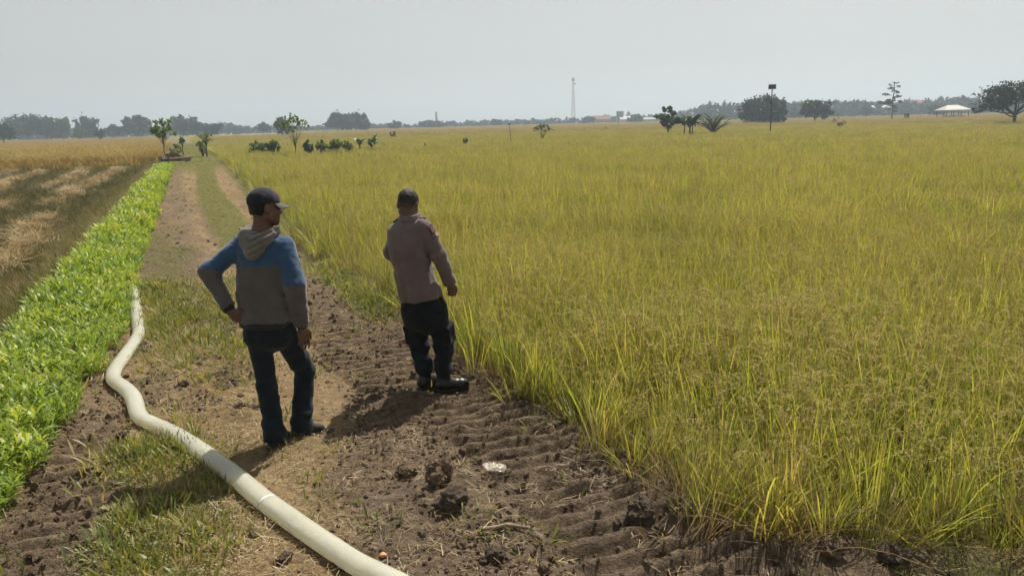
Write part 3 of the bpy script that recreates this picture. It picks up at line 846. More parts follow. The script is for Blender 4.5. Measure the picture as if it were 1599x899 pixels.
        for ax in range(3):
            o2 = [0, 0, 0]; o2[ax] = 1
            A = sg[tuple(slice(0, n[k] - o2[k]) for k in range(3))]; B = sg[tuple(slice(o2[k], n[k]) for k in range(3))]
            e = np.argwhere(A != B)
            b, c = (ax + 1) % 3, (ax + 2) % 3
            e = e[(e[:, b] > 0) & (e[:, c] > 0) & (e[:, b] < cn[b]) & (e[:, c] < cn[c])]
            eb, ec = np.zeros(3, int), np.zeros(3, int); eb[b] = 1; ec[c] = 1
            q = np.stack([ids[tuple((e - eb - ec).T)], ids[tuple((e - ec).T)], ids[tuple(e.T)], ids[tuple((e - eb).T)]], -1)
            fl = ~A[tuple(e.T)]
            q[fl] = q[fl][:, ::-1]
            Q.append(q)
        Q = np.concatenate(Q); Q = Q[(Q >= 0).all(1)]
        for _ in range(2):                               # light relaxation removes voxel steps
            sm = np.zeros_like(V); w = np.zeros(len(V))
            for k in range(4):
                np.add.at(sm, Q[:, k], V[Q[:, (k + 1) % 4]] + V[Q[:, (k + 3) % 4]]); np.add.at(w, Q[:, k], 2)
            V = np.where(w[:, None] > 0, .5 * V + .5 * sm / np.maximum(w, 1)[:, None], V)
        return V, Q

def unit(v): v = np.array(v, float); return v / (np.linalg.norm(v) + 1e-12)
def head_frame(fwd, tilt=0.0):
    f = unit(fwd); r = unit(np.cross(f, [0, 0, 1])); u = np.cross(r, f)
    if tilt: r, u = r * math.cos(tilt) + u * math.sin(tilt), u * math.cos(tilt) - r * math.sin(tilt)
    return np.array([r, f, u])
def put_head(S, c, fr, sc=1.0):
    """c = centre of the skull; fr rows = right, forward, up"""
    P = lambda r, f, u: np.array(c) + sc * (r * fr[0] + f * fr[1] + u * fr[2])
    E_ = lambda p, rad, k=.02, sub=False: S.ell(P(*p), np.array(rad) * sc, fr, k * sc, sub)
    E_((0, -.008, .012), (.075, .097, .088)); E_((0, .032, -.05), (.062, .066, .078), .03)
    S.cone(P(-.05, .01, -.075), P(-.012, .073, -.112), .022 * sc, .018 * sc, .03); S.cone(P(.05, .01, -.075), P(.012, .073, -.112), .022 * sc, .018 * sc, .03)
    S.cone(P(0, .088, -.014), P(0, .108, -.048), .009 * sc, .013 * sc, .012)                     # nose
    for q in (-1, 1):
        E_((q * .013, .098, -.052), (.010, .011, .008), .008)
        E_((q * .033, .094, -.014), (.017, .016, .012), .012, True)                              # eye socket
        E_((q * .033, .078, -.014), (.013, .013, .013), .006)
        S.cone(P(q * .014, .094, .006), P(q * .048, .080, .006), .009 * sc, .008 * sc, .012)     # brow
        E_((q * .078, -.008, -.026), (.011, .019, .032), .008); E_((q * .085, -.002, -.024), (.006, .010, .018), .006, True)
        E_((q * .042, .07, -.045), (.022, .022, .02), .02)
    E_((0, .092, -.076), (.022, .011, .007), .008); E_((0, .090, -.088), (.019, .011, .008), .008)
    return P
def put_hand(S, w, d, nrm, thumb, curl=.5, sc=1.0, spread=.12, rev=1):
    """w wrist, d finger direction, nrm palm normal (the way fingers close), thumb = side the thumb leaves the palm"""
    d = unit(d); nrm = unit(np.array(nrm) - d * (d @ np.array(nrm))); th = unit(np.array(thumb) - d * (d @ np.array(thumb)) - nrm * (nrm @ np.array(thumb)))
    w = np.array(w, float)
    fr = np.array([th, d, nrm])
    S.ell(w + d * .050 * sc, np.array([.040, .052, .016]) * sc, fr, .012)
    S.cone(w - d * .01, w + d * .02 * sc, .025 * sc, .027 * sc, .015)
    for k in range(4):
        L = (.078, .086, .080, .062)[k] * sc; o = (.029, .010, -.010, -.028)[k] * sc
        p = w + d * (.086 - .004 * k) * sc + th * o
        a = 0; dd = unit(d + th * o * spread / (.03 * sc)); r = .0092 * sc
        for j, f in enumerate((.45, .31, .24)):
            a += curl * (.7, 1.0, .8)[j] * (1 + .12 * k)
            v = dd * math.cos(a) + nrm * math.sin(a)
            p2 = p + v * L * f
            S.cone(p, p2, r, r * .88, .004); p, r = p2, r * .9
    p = w + d * .022 * sc + th * .026 * sc
    v = unit(d * .72 + th * .62 + nrm * .25)
    p2 = p + v * .038 * sc; S.cone(p, p2, .0135 * sc, .0105 * sc, .010)
    v = unit(d * .9 + th * .15 + nrm * (.25 + .3 * curl)); p3 = p2 + v * .032 * sc; S.cone(p2, p3, .0105 * sc, .009 * sc, .005)
    S.cone(p3, p3 + unit(d + nrm * .4) * .024 * sc, .009 * sc, .0075 * sc, .005)

def cloth(name, col, var=.18, weave=600.0, rough=.9, sheen=.15, attr=None, fold=.022):
    t = NT(name)
    tc = t.n('ShaderNodeTexCoord').outputs['Object']
    n1, n2 = t.noise(11, 4, .6, vec=tc), t.noise(weave, 2, .6, vec=tc)
    base = col
    if attr:                                               # two dyed cloths meeting at a seam
        other, nm = attr
        base = t.mix(t.ramp(t.math('MULTIPLY_ADD', t.attr(nm), 40.0, .5), [(.48, 0.0), (.52, 1.0)]), col, other)
        c = t.mix(1.0, base, t.ramp(n1, [(.3, 1 - var), (.7, 1 + var * .6)]), 'MULTIPLY')
    else:
        c = t.mix(t.ramp(n1, [(.3, 0.0), (.7, 1.0)]), tuple(v * (1 - var) for v in col), tuple(v * (1 + var) for v in col))
    b = t.bsdf(c, rough, .15, t.bump(t.math('ADD', t.math('MULTIPLY', n1, 1.0), t.math('MULTIPLY', n2, .05)), fold, .5))
    b.inputs['Sheen Weight'].default_value = sheen; b.inputs['Sheen Roughness'].default_value = .5
    return t.done(b)
def skin(name, col):
    t = NT(name)
    c = t.mix(t.ramp(t.noise(22, 4), [(.3, 0.0), (.7, 1.0)]), tuple(v * .8 for v in col), tuple(v * 1.15 for v in col))
    b = t.bsdf(c, .5, .35, t.bump(t.noise(180, 3), .002, .4)); b.inputs['Subsurface Weight'].default_value = .12
    b.inputs['Subsurface Radius'].default_value = (.012, .005, .003); b.inputs['Subsurface Scale'].default_value = .5
    return t.done(b)
def part_from(S, name, mat, origin, parent, attrs=None, **p):
    V, Q = S.surface()
    A = {k: f(V) for k, f in (attrs or {}).items()}
    me = mesh_from(name, V - origin, Q, [mat], True, A)
    o = link(name, me, parent, None, **p)
    return o

SKIN = skin('brown_skin', (.115, .060, .040))

# ---- the man in the cap and the blue and grey hooded sweatshirt
def build_man():
    Y0 = 5.0
    foot_z = 0.0
    A = lambda x, y, dy=0.0: at(x, y, Y0 + dy)
    shL, shR = A(376, 380, .05), A(447, 386, -.04)
    elL, wrL = A(326, 424, -.02), A(354, 476, -.10)
    elR, wrR = A(459, 443, -.07), A(470, 500, .0)
    hipL, hipR = A(402, 520, -.01), A(444, 522, .04)
    knL, anL = A(417, 602, .02), A(430, 684, -.06)
    knR, anR = A(476, 578, .22), A(472, 664, .12)
    neck0 = A(409, 366, .0)
    hc = A(413, 320, .01)
    gz = float(height(np.array([hipL[0]]), np.array([4.95]))[0])
    ftL = np.array([anL[0], anL[1], gz + .03]); ftR = np.array([anR[0], anR[1], gz + .03])
    lat = unit(shR - shL); fwd = unit(np.cross([0, 0, 1], lat))
    if fwd[1] < 0: fwd = -fwd
    hf = head_frame((.80, .59, -.10), 0.06)
    lo, hi = np.array([-2.3, 4.55, gz - .02]), np.array([-1.1, 5.65, 1.9])
    # body: one continuous figure
    S = Sdf(lo, hi, .0065)
    put_head(S, hc, hf, 1.0)
    S.cone(hc - hf[1] * .02 - hf[2] * .06, neck0, .052, .058, .03)
    pel = (hipL + hipR) / 2
    chest = (shL + shR) / 2 - np.array([0, 0, .12])
    S.chain([neck0, chest, (chest + pel) / 2, pel], [.06, .11, .10, .11], .05)
    for sh, el, wr in ((shL, elL, wrL), (shR, elR, wrR)):
        S.cone(chest, sh, .07, .032, .03); S.chain([sh, el, wr], [.034, .034, .025], .02)
    for hp, kn, an, ft, fd in ((hipL, knL, anL, ftL, (.25, .97, 0)), (hipR, knR, anR, ftR, (.93, .36, 0))):
        S.cone(pel, hp, .10, .075, .04); S.chain([hp, kn, an], [.072, .048, .036], .03); S.cone(an, ft, .036, .032, .02)
        S.cone(ft + np.array(fd) * -.03, ft + np.array(fd) * .13, .034, .026, .02)
    put_hand(S, wrL + unit(wrL - elL) * .035, unit(A(374, 499, -.07) - wrL), (.35, .9, -.1), (.55, .1, .6), .55, 1.08)
    put_hand(S, wrR + unit(wrR - elR) * .05, (.04, .02, -1), (-.6, .75, 0), (.75, .6, 0), .28, 1.08)
    V, Q = S.surface()
    org = np.array([pel[0], pel[1], gz])
    me = mesh_from('person', V - org, Q, [SKIN], True)
    man = link('person', me, None, org, label='man in dark cap and blue and grey hooded sweatshirt, hand on hip', category='person')

    # sweatshirt
    blue, grey = (.034, .076, .152), (.090, .080, .076)
    S = Sdf(lo, hi, .0065)
    hem = at(415, 500, Y0)[2]
    T = []
    for px, py, a, b in ((409, 360, .062, .06), (410, 368, .10, .075), (410, 378, .160, .098), (411, 392, .188, .115), (412, 412, .192, .122), (411, 432, .186, .124), (411, 455, .180, .126), (413, 480, .184, .134), (415, 500, .188, .138)):
        p = A(px, py); T.append((p[2], p[0], p[1], a, b))
    S.slab(T, lat)
    S.chain([shL + lat * .02, elL, wrL], [.073, .064, .047], .035)
    S.chain([shR - lat * .02, elR, wrR], [.078, .074, .054], .026)
    dl, dr = unit(wrL - elL), unit(wrR - elR)
    S.wrinkle(.0075, 8, 3, (1.2, 1.2, .7)); S.wrinkle(.0036, 20, 5, (.7, .7, 1.3))
    zT = hem
    S.fold(lambda x, y, z: -.010 * np.exp(-((z - zT - .05) / .03) ** 2) * (np.abs(x - A(413, 480)[0]) < .22) + .004 * np.sin((z + .35 * x) * 75) * np.exp(-((z - zT - .09) / .05) ** 2))
    el2 = elR + dr * .02
    def band(V):
        # signed distance to the seams: above the chest line or before the mid-sleeve seam = blue
        zseam = at(415, 411, Y0)[2]
        torso = V[:, 2] - zseam - .05 * (V[:, 0] - A(412, 411)[0])
        def dseg(a_, b_, r):
            ab = b_ - a_; q = np.clip(((V - a_) @ ab) / (ab @ ab), 0, 1)
            return np.linalg.norm(V - a_ - q[:, None] * ab, axis=1) - r
        cen = A(411, 440)
        la = (V - cen) @ lat; fa = (V - cen) @ np.array([-lat[1], lat[0], 0])
        dT = (np.sqrt((la / .188) ** 2 + (fa / .128) ** 2) - 1) * .128
        armL = np.minimum(dseg(shL, elL, .07), dseg(elL, wrL, .055)); armR = np.minimum(dseg(shR, elR, .076), dseg(elR, wrR, .062))
        sL = -((V - (shL + (elL - shL) * .97)) @ unit(unit(elL - shL) + unit(wrL - elL)))
        sR = V[:, 2] - at(460, 440, Y0)[2]
        onL = (armL < dT) & (V[:, 2] < shL[2] + .02) & (la < 0); onR = (armR < dT - .004) & (V[:, 2] < shR[2] - .05) & (la > 0)
        v = np.where(onL, sL, np.where(onR, sR, torso))
        return -v
    shirt = part_from(S, 'sweatshirt', cloth('sweatshirt_cloth', blue, .15, 500, .92, .3, (grey, 'seam')), org, man, {'seam': band}, label='blue and grey hooded sweatshirt')
    dark = cloth('ribbed_dark', (.022, .021, .024), .2, 400)
    S = Sdf(lo, hi, .0055)
    p0, p1 = A(415, 499), A(415, 508)
    S.slab([(p1[2], p1[0], p1[1], .176, .130), (p0[2] + .005, p0[0], p0[1], .184, .136)], lat)
    part_from(S, 'waistband', dark, org, shirt)
    for w, d, r in ((wrL, dl, .040), (wrR, dr, .042)):
        S = Sdf(w - .12, w + .12, .005); S.cone(w - d * .01, w + d * .048, r + .004, r - .003, .01); S.cut(w + d * .05, d); S.cut(w - d * .012, -d)
        part_from(S, 'cuff', dark, org, shirt)
    # hood lying on the back: soft rolls round the neck falling to a point
    S = Sdf(neck0 - .26, neck0 + .22, .005)
    n0 = neck0 + np.array([0, 0, .0]); bk = -fwd
    arc = []
    for k, a in enumerate(np.linspace(-2.15, 2.15, 15)):
        c_, s_ = math.cos(a), math.sin(a)
        arc.append(n0 + lat * s_ * .098 + bk * c_ * .076 + np.array([0, 0, .020 - .030 * c_ + .0 * abs(s_)]))
    S.chain(arc, [.020 + .010 * math.cos(a * .55) for a in np.linspace(-2.15, 2.15, 15)], .018)
    for (dz, w, b, r) in ((-.030, .108, .090, .032), (-.062, .100, .108, .034), (-.094, .080, .116, .034), (-.124, .045, .116, .028)):
        pts = [n0 + lat * w * x + bk * (b + .018 * (1 - x * x) - .035 * x * x) + np.array([0, 0, dz + .060 * x * x]) for x in np.linspace(-1, 1, 7)]
        S.chain(pts, [r * (1 - .25 * abs(x)) for x in np.linspace(-1, 1, 7)], .020)
    S.wrinkle(.004, 20, 9)
    S.fold(lambda x, y, z: .005 * np.sin((z - .55 * np.abs((x - n0[0]) * lat[0] + (y - n0[1]) * lat[1])) * 150))
    part_from(S, 'hood', cloth('hood_cloth', (.135, .122, .108), .2, 500, .92, .3), org, shirt, label='grey hood folded down on the back')

    # jeans, slightly flared at the hems
    S = Sdf(lo, hi, .0065)
    T = []
    for px, py, a, b in ((421, 503, .168, .118), (421, 515, .178, .128), (422, 527, .180, .130), (423, 536, .150, .112), (425, 543, .095, .080), (427, 549, .03, .03)):
        p = A(px, py, .01); T.append((p[2], p[0], p[1], a, b))
    S.slab(T, lat, .03)
    S.chain([hipL, knL, anL + np.array([0, 0, .03]), anL - np.array([0, 0, .055])], [.088, .070, .074, .082], .03)
    S.chain([hipR, knR, anR + np.array([0, 0, .05]), anR + np.array([0, 0, -.015])], [.090, .074, .074, .080], .03)
    S.cut([0, 0, gz + .035], [0, 0, -1])
    S.wrinkle(.0055, 10, 13, (1, 1, .7)); S.wrinkle(.0042, 17, 15, (.8, .8, 1.8))
    S.fold(lambda x, y, z: .005 * np.sin((z + .3 * x) * 55) * np.exp(-((z - gz - .16) / .09) ** 2) + .005 * np.sin((z - .4 * x) * 60) * np.exp(-((z - knR[2]) / .07) ** 2) * (x > pel[0] + .03))
    jeans = part_from(S, 'jeans', cloth('denim', (.0085, .0125, .018), .35, 300, .85, .1), org, man, label='dark blue flared jeans')
    # dark shoes
    sole = cloth('shoe_rubber', (.020, .018, .017), .3, 100, .7)
    lea_m = cloth('shoe_upper', (.022, .019, .018), .3, 100, .6)
    for ft, fd in ((ftL, unit((.22, .97, 0))), (ftR, unit((.96, .28, 0)))):
        sd = np.array([fd[1], -fd[0], 0])
        S = Sdf(ft - .24, ft + .24, .005)
        for k in np.linspace(0, 1, 7):
            c = ft + fd * (-.055 + .235 * k) + np.array([0, 0, -.018])
            S.ell(c, (.040 + .010 * math.sin(k * 3.1) , .045, .018), np.array([sd, fd, [0, 0, 1]]), .012)
        S.cut([0, 0, gz + .026], [0, 0, 1])
        shoe = part_from(S, 'shoe', sole, org, man)
        S = Sdf(ft - .24, ft + .24, .005)
        S.chain([ft - fd * .035 + np.array([0, 0, .012]), ft + fd * .05 + np.array([0, 0, .016]), ft + fd * .125 + np.array([0, 0, .000])], [.036, .037, .034], .03)
        S.cut([0, 0, gz + .018], [0, 0, -1])
        part_from(S, 'upper', lea_m, org, shoe)
    # cap
    capm = cloth('cap_cloth', (.020, .021, .034), .3, 300, .85, .15)
    S = Sdf(hc - .22, hc + .26, .005)
    c0 = hc + hf[2] * .020 - hf[1] * .006
    S.ell(c0, (.086, .110, .098), hf, .02)
    S.cut(hc + hf[2] * .012, -hf[2] * 1.0 + hf[1] * .10)
    S.wrinkle(.002, 20, 31)
    cap = part_from(S, 'cap', capm, org, man, label='dark navy peaked cap')
    brim = MB()
    n1, n2 = 9, 7
    V, F_ = [], []
    for side in (0, 1):
        for i in range(n1):
            th = -1.15 + 2.3 * i / (n1 - 1)
            for j in range(n2):
                q = j / (n2 - 1)
                rr = np.array([math.sin(th) * .080 * (1 - .02 * q), math.cos(th) * .090])
                f = rr[1] + q * .085 * math.cos(th * .95) ** .8 if abs(th) < 1.5 else rr[1]
                V.append(hc + hf[0] * rr[0] * (1 + .06 * q) + hf[1] * (f - .002) + hf[2] * (.022 - .028 * q - 3.2 * rr[0] ** 2 * (.4 + .6 * q) - side * .004))
    g = lambda s_, i, j: s_ * n1 * n2 + i * n2 + j
    for i in range(n1 - 1):
        for j in range(n2 - 1):
            F_.append([g(0, i, j), g(0, i + 1, j), g(0, i + 1, j + 1), g(0, i, j + 1)]); F_.append([g(1, i, j), g(1, i, j + 1), g(1, i + 1, j + 1), g(1, i + 1, j)])
    for i in range(n1 - 1): F_.append([g(0, i, n2 - 1), g(0, i + 1, n2 - 1), g(1, i + 1, n2 - 1), g(1, i, n2 - 1)])
    brim.add(np.array(V) - org, F_)
    brim.build('brim', cloth('brim_cloth', (.085, .075, .078), .2, 300, .7), cap, smooth=True)
    S = Sdf(hc - .15, hc + .17, .005)
    S.ell(c0 + hf[2] * .094, (.008, .008, .005), hf, .004); part_from(S, 'button', capm, org, cap)
    # hair below the cap
    S = Sdf(hc - .22, hc + .2, .005)
    S.ell(hc - hf[1] * .010 + hf[2] * .008, (.079, .100, .092), hf, .01); S.ell(hc - hf[1] * .040 - hf[2] * .055, (.058, .055, .050), hf, .02)
    S.cut(hc + hf[1] * .005 - hf[2] * .02, hf[1]*1.0 + hf[2] * -.28); S.cut(hc - hf[2] * .083, -hf[2] + hf[1] * -.2); S.cut(hc + hf[2] * .05, hf[2])
    S.wrinkle(.003, 40, 41)
    part_from(S, 'hair', cloth('black_hair', (.012, .010, .009), .4, 300, .6), org, man)
    # face: eyes
    for q in (-1, 1):
        c = hc + hf[0] * q * .033 + hf[1] * .083 - hf[2] * .014
        S = Sdf(c - .03, c + .03, .004); S.ell(c, (.0125, .0105, .0115), hf, .004)
        part_from(S, 'eye', mat_plain('eye_white', (.5, .47, .43), .3, .1, 5), org, man)
        c2 = c + hf[1] * .0085
        S = Sdf(c2 - .02, c2 + .02, .003); S.ell(c2, (.006, .004, .006), hf, .003)
        part_from(S, 'iris', mat_plain('iris_brown', (.02, .012, .008), .2, .1, 5), org, man)
    return man

# ---- the officer in the brown-grey uniform shirt and black cargo trousers
def build_officer():
    Y0 = 5.92
    A = lambda x, y, dy=0.0: at(x, y, Y0 + dy)
    shL, shR = A(618, 364, .06), A(662, 356, -.06)
    elL, wrL = A(611, 394, .16), A(628, 414, .38)
    elR, wrR = A(686, 401, -.07), A(701, 438, .05)
    hipL, hipR = A(646, 486, .03), A(682, 484, -.02)
    knL, anL = A(655, 540, .09), A(664, 601, .05)
    knR, anR = A(693, 541, .06), A(694, 604, -.02)
    neck0 = A(641, 341, .03)
    hc = A(637.5, 316, .07)
    gz = float(height(np.array([-.62]), np.array([5.9]))[0])
    ftL = np.array([anL[0], anL[1], gz + .035]); ftR = np.array([anR[0], anR[1], gz + .035])
    lat = unit(np.array([.93, -.36, 0])); fwd = np.array([.36, .93, 0])
    hf = head_frame((.22, .90, -.42), -.05)
    lo, hi = np.array([-1.25, 5.45, gz - .02]), np.array([-.1, 6.55, 1.85])
    S = Sdf(lo, hi, .0065)
    put_head(S, hc, hf, 1.02)
    S.cone(hc - hf[1] * .03 - hf[2] * .05, neck0, .054, .060, .03)
    pel = (hipL + hipR) / 2
    chest = (shL + shR) / 2 - np.array([0, 0, .13])
    S.chain([neck0, chest, (chest + pel) / 2, pel], [.06, .10, .095, .10], .05)
    for sh, el, wr in ((shL, elL, wrL), (shR, elR, wrR)):
        S.cone(chest, sh, .07, .032, .03); S.chain([sh, el, wr], [.034, .036, .028], .02)
    for hp, kn, an, ft, fd in ((hipL, knL, anL, ftL, (.45, .89, 0)), (hipR, knR, anR, ftR, (.9, .43, 0))):
        S.cone(pel, hp, .09, .075, .04); S.chain([hp, kn, an], [.070, .050, .038], .03); S.cone(an, ft, .036, .032, .02)
        S.cone(ft - np.array(fd) * .03, ft + np.array(fd) * .12, .034, .026, .02)
    put_hand(S, wrR + unit(wrR - elR) * .030, (.18, .05, -1), (-.5, .8, .1), (.8, .5, .2), .85, 1.0)
    put_hand(S, wrL + unit(wrL - elL) * .035, unit(wrL - elL) + np.array([.6, .1, -.1]), (.1, -.9, -.3), (0, .3, .9), .6)
    V, Q = S.surface()
    org = np.array([pel[0], pel[1], gz])
    off = link('person', mesh_from('person', V - org, Q, [SKIN], True), None, org,
               label='bareheaded man in a taupe uniform shirt and black cargo trousers looking at the rice', category='person')
    taupe = (.132, .097, .095)
    shirtm = cloth('uniform_cloth', taupe, .12, 500, .85, .2)
    S = Sdf(lo, hi, .0065)
    T = []
    for px, py, a, b, dy in ((641, 338, .060, .060, .03), (641, 344, .105, .075, .03), (641, 351, .150, .098, .02), (640, 362, .176, .118, .01), (640, 380, .174, .126, .0), (642, 400, .162, .130, .0), (646, 425, .156, .132, .01), (653, 448, .162, .136, .015), (659, 466, .178, .142, .02), (660, 474, .176, .140, .02)):
        p = A(px, py, dy); T.append((p[2], p[0], p[1], a, b))
    S.slab(T, lat)
    S.chain([shL + lat * .01, elL, wrL], [.070, .060, .046], .04)
    S.chain([shR - lat * .01, elR, wrR], [.074, .064, .050], .012)
    hemn = unit(at(624, 472, Y0) - at(696, 462, Y0))
    pa = at(660, 467, Y0)
    S.cut(pa, [.14, 0, -1.0])
    S.wrinkle(.0065, 9, 53, (1.3, 1.3, .55)); S.wrinkle(.0034, 19, 55, (1.2, 1.2, .8))
    dr = unit(wrR - elR)
    S.fold(lambda x, y, z: .006 * np.sin((z + .8 * x) * 48) * np.exp(-((z - elL[2] + .10) / .12) ** 2) * (x < A(640, 400)[0])
           + .005 * np.sin((z - .5 * x) * 60) * np.exp(-((z - elR[2]) / .08) ** 2) * (x > A(668, 400)[0])
           - .007 * np.exp(-((z - pa[2] - .09) / .05) ** 2))
    shirt = part_from(S, 'shirt', shirtm, org, off, label='brownish grey long-sleeved uniform shirt')
    # open cuff
    S = Sdf(wrR - .13, wrR + .13, .005)
    S.cone(wrR - dr * .035, wrR + dr * .02, .055, .058, .01); S.cut(wrR + dr * .022, dr); S.cut(wrR - dr * .04, -dr)
    S.cone(wrR, wrR + dr * .06, .046, .046, .004, True)
    part_from(S, 'cuff', shirtm, org, shirt)
    S = Sdf(wrL - .13, wrL + .13, .005); dl = unit(wrL - elL)
    S.cone(wrL - dl * .03, wrL + dl * .02, .050, .050, .01); part_from(S, 'cuff', shirtm, org, shirt)
    # collar
    S = Sdf(neck0 - .16, neck0 + .16, .0045)
    c = neck0 + np.array([0, 0, .018])
    pts = [c + lat * math.sin(a) * .072 - fwd * math.cos(a) * .066 + np.array([0, 0, -.012 * math.cos(a) + .006]) for a in np.linspace(-2.3, 2.3, 13)]
    S.chain(pts, [.015] * 13, .010)
    S.chain([p + np.array([0, 0, -.022]) + unit(p - c) * .010 for p in pts], [.015] * 13, .012)
    S.cone(c - np.array([0, 0, .1]), c + np.array([0, 0, .1]), .056, .056, .004, True)
    part_from(S, 'collar', shirtm, org, shirt)
    # shoulder boards and sleeve patch
    for sh, q in ((shL, -1), (shR, 1)):
        a = neck0 + lat * q * .085 + np.array([0, 0, .005]); b = sh + lat * q * .02 + np.array([0, 0, .078])
        S = Sdf(np.minimum(a, b) - .06, np.maximum(a, b) + .06, .0045)
        ax = unit(b - a); n_ = unit(np.cross(ax, fwd)); n_ = n_ if n_[2] > 0 else -n_
        S.ell((a + b) / 2 + n_ * .004, (np.linalg.norm(b - a) / 2, .026, .008), np.array([ax, unit(np.cross(n_, ax)), n_]), .005)
        part_from(S, 'shoulder_board', shirtm, org, shirt)
    ax = unit(elR - shR); outw = unit(lat - ax * (lat @ ax) + .10 * fwd + np.array([0, 0, .12])); outw = unit(outw - ax * (outw @ ax)); tang = np.cross(ax, outw)
    def curved(name, mat, u0, u1, half, lift, par, shape=None):
        n1_, n2_ = 7, 9
        V_, F__ = [], []
        for sd_ in (0, 1):
            for i in range(n1_):
                u = u0 + (u1 - u0) * i / (n1_ - 1)
                w = half * (shape(i / (n1_ - 1)) if shape else 1)
                for j in range(n2_):
                    a = w * (2 * j / (n2_ - 1) - 1)
                    rr = .0755 - .0095 * (u / np.linalg.norm(elR - shR)) + lift - sd_ * .006
                    V_.append(shR - lat * .01 * (1 - u / .25) + ax * u + (outw * math.cos(a) + tang * math.sin(a)) * rr)
        g = lambda s_, i, j: s_ * n1_ * n2_ + i * n2_ + j
        for i in range(n1_ - 1):
            for j in range(n2_ - 1):
                F__.append([g(0, i, j), g(0, i, j + 1), g(0, i + 1, j + 1), g(0, i + 1, j)]); F__.append([g(1, i, j), g(1, i + 1, j), g(1, i + 1, j + 1), g(1, i, j + 1)])
        for i in range(n1_ - 1):
            for j in (0, n2_ - 1): F__.append([g(0, i, j), g(0, i + 1, j), g(1, i + 1, j), g(1, i, j)])
        for j in range(n2_ - 1):
            for i in (0, n1_ - 1): F__.append([g(0, i, j), g(1, i, j), g(1, i, j + 1), g(0, i, j + 1)])
        m = MB().add(np.array(V_) - org, F__)
        return m.build(name, mat, par, smooth=True)
    red, sand, white = cloth('patch_red', (.055, .016, .018), .2), cloth('patch_sand', (.17, .115, .075), .2), cloth('patch_pale', (.26, .17, .15), .1)
    pt = curved('shoulder_patch', red, .002, .118, .62, .0060, shirt, lambda q: min(1, 1.25 * math.sin(.5 + 2.3 * (1 - q) ** .8)) if q > .6 else 1)
    for k, (a, b) in enumerate(((.020, .030), (.036, .046), (.052, .062))): curved('stripe', sand, a, b, .50, .0085, pt)
    curved('emblem', white, .072, .102, .34, .0088, pt, lambda q: .6 + .4 * math.sin(q * 3.1))
    # trousers
    blk = cloth('black_drill', (.0075, .0090, .0115), .3, 300, .88, .08)
    S = Sdf(lo, hi, .0065)
    T = []
    for px, py, a, b in ((660, 462, .160, .118), (661, 474, .172, .126), (663, 490, .178, .132), (665, 503, .160, .118), (668, 513, .110, .09), (670, 522, .03, .03)):
        p = A(px, py, .015); T.append((p[2], p[0], p[1], a, b))
    S.slab(T, lat, .03)
    S.chain([hipL + np.array([-.01, 0, 0]), knL, anL + np.array([0, 0, .15]), anL + np.array([0, 0, .11])], [.092, .082, .070, .058], .03)
    S.chain([hipR, knR, anR + np.array([0, 0, .15]), anR + np.array([0, 0, .11])], [.092, .082, .072, .058], .03)
    S.wrinkle(.006, 10, 63, (1, 1, .9)); S.wrinkle(.0042, 18, 65, (.8, .8, 1.7))
    S.fold(lambda x, y, z: .007 * np.sin((z + .25 * x) * 50) * np.exp(-((z - gz - .30) / .09) ** 2))
    tr = part_from(S, 'cargo_trousers', blk, org, off, label='black cargo trousers tucked into boots')
    for hp, kn, q in ((hipL, knL, -1), (hipR, knR, 1)):
        c = hp + (kn - hp) * .62 + lat * q * (.068 if q > 0 else .058)
        ax2 = unit(kn - hp); n2 = unit(lat * q - ax2 * (lat @ ax2) * q)
        fr = np.array([np.cross(ax2, n2), ax2, n2])
        S = Sdf(c - .16, c + .16, .0055)
        for i in (-1, 1):
            for j in (-1, 1): S.cone(c + fr[0] * i * .045 + ax2 * j * .055, c + fr[0] * -i * .045 + ax2 * j * .055, .026, .026, .02); S.cone(c + fr[0] * i * .045 + ax2 * .055, c + fr[0] * i * .045 - ax2 * .055, .026, .026, .02)
        S.ell(c, (.06, .07, .028), fr, .02); S.wrinkle(.003, 25, 70 + q)
        pk_ = part_from(S, 'cargo_pocket', blk, org, tr)
        S = Sdf(c - .16, c + .16, .0055); c2 = c - ax2 * .065 + n2 * .012
        S.cone(c2 - fr[0] * .05, c2 + fr[0] * .05, .026, .026, .01); part_from(S, 'flap', blk, org, tr)
    # boots
    lea = NT('polished_boot'); lea = lea.done(lea.bsdf((.008, .008, .009), .38, .4, lea.bump(lea.noise(30, 3), .003, .3)))
    rub = mat_plain('boot_sole', (.02, .018, .016), .9, .3, 20)
    for an, ft, fd in ((anL, ftL, unit((.62, .78, 0))), (anR, ftR, unit((.95, .30, 0)))):
        sd = np.array([fd[1], -fd[0], 0])
        S = Sdf(ft - np.array([.28, .28, .1]), ft + np.array([.3, .3, .32]), .0055)
        S.chain([an + np.array([0, 0, .12]), an + np.array([0, 0, .03]), ft + np.array([0, 0, .035]) - fd * .012], [.050, .050, .046], .02)
        S.chain([ft - fd * .03 + np.array([0, 0, .02]), ft + fd * .06 + np.array([0, 0, .022]), ft + fd * .145 + np.array([0, 0, .010]), ft + fd * .175 + np.array([0, 0, .008])], [.044, .043, .042, .036], .03)
        S.cut([0, 0, gz + .012], [0, 0, -1]); S.wrinkle(.0015, 30, 81)
        boot = part_from(S, 'boot', lea, org, off)
        S = Sdf(ft - np.array([.28, .28, .1]), ft + np.array([.3, .3, .12]), .0055)
        for k in np.linspace(0, 1, 8):
            c = ft + fd * (-.045 + .215 * k); S.ell([c[0], c[1], gz + .008], (.045 + .004 * math.sin(k * 3), .045, .022), np.array([sd, fd, [0, 0, 1]]), .01)
        S.cut([0, 0, gz + .020], [0, 0, 1]); part_from(S, 'sole', rub, org, boot)
    # short hair
    S = Sdf(hc - .2, hc + .2, .005)
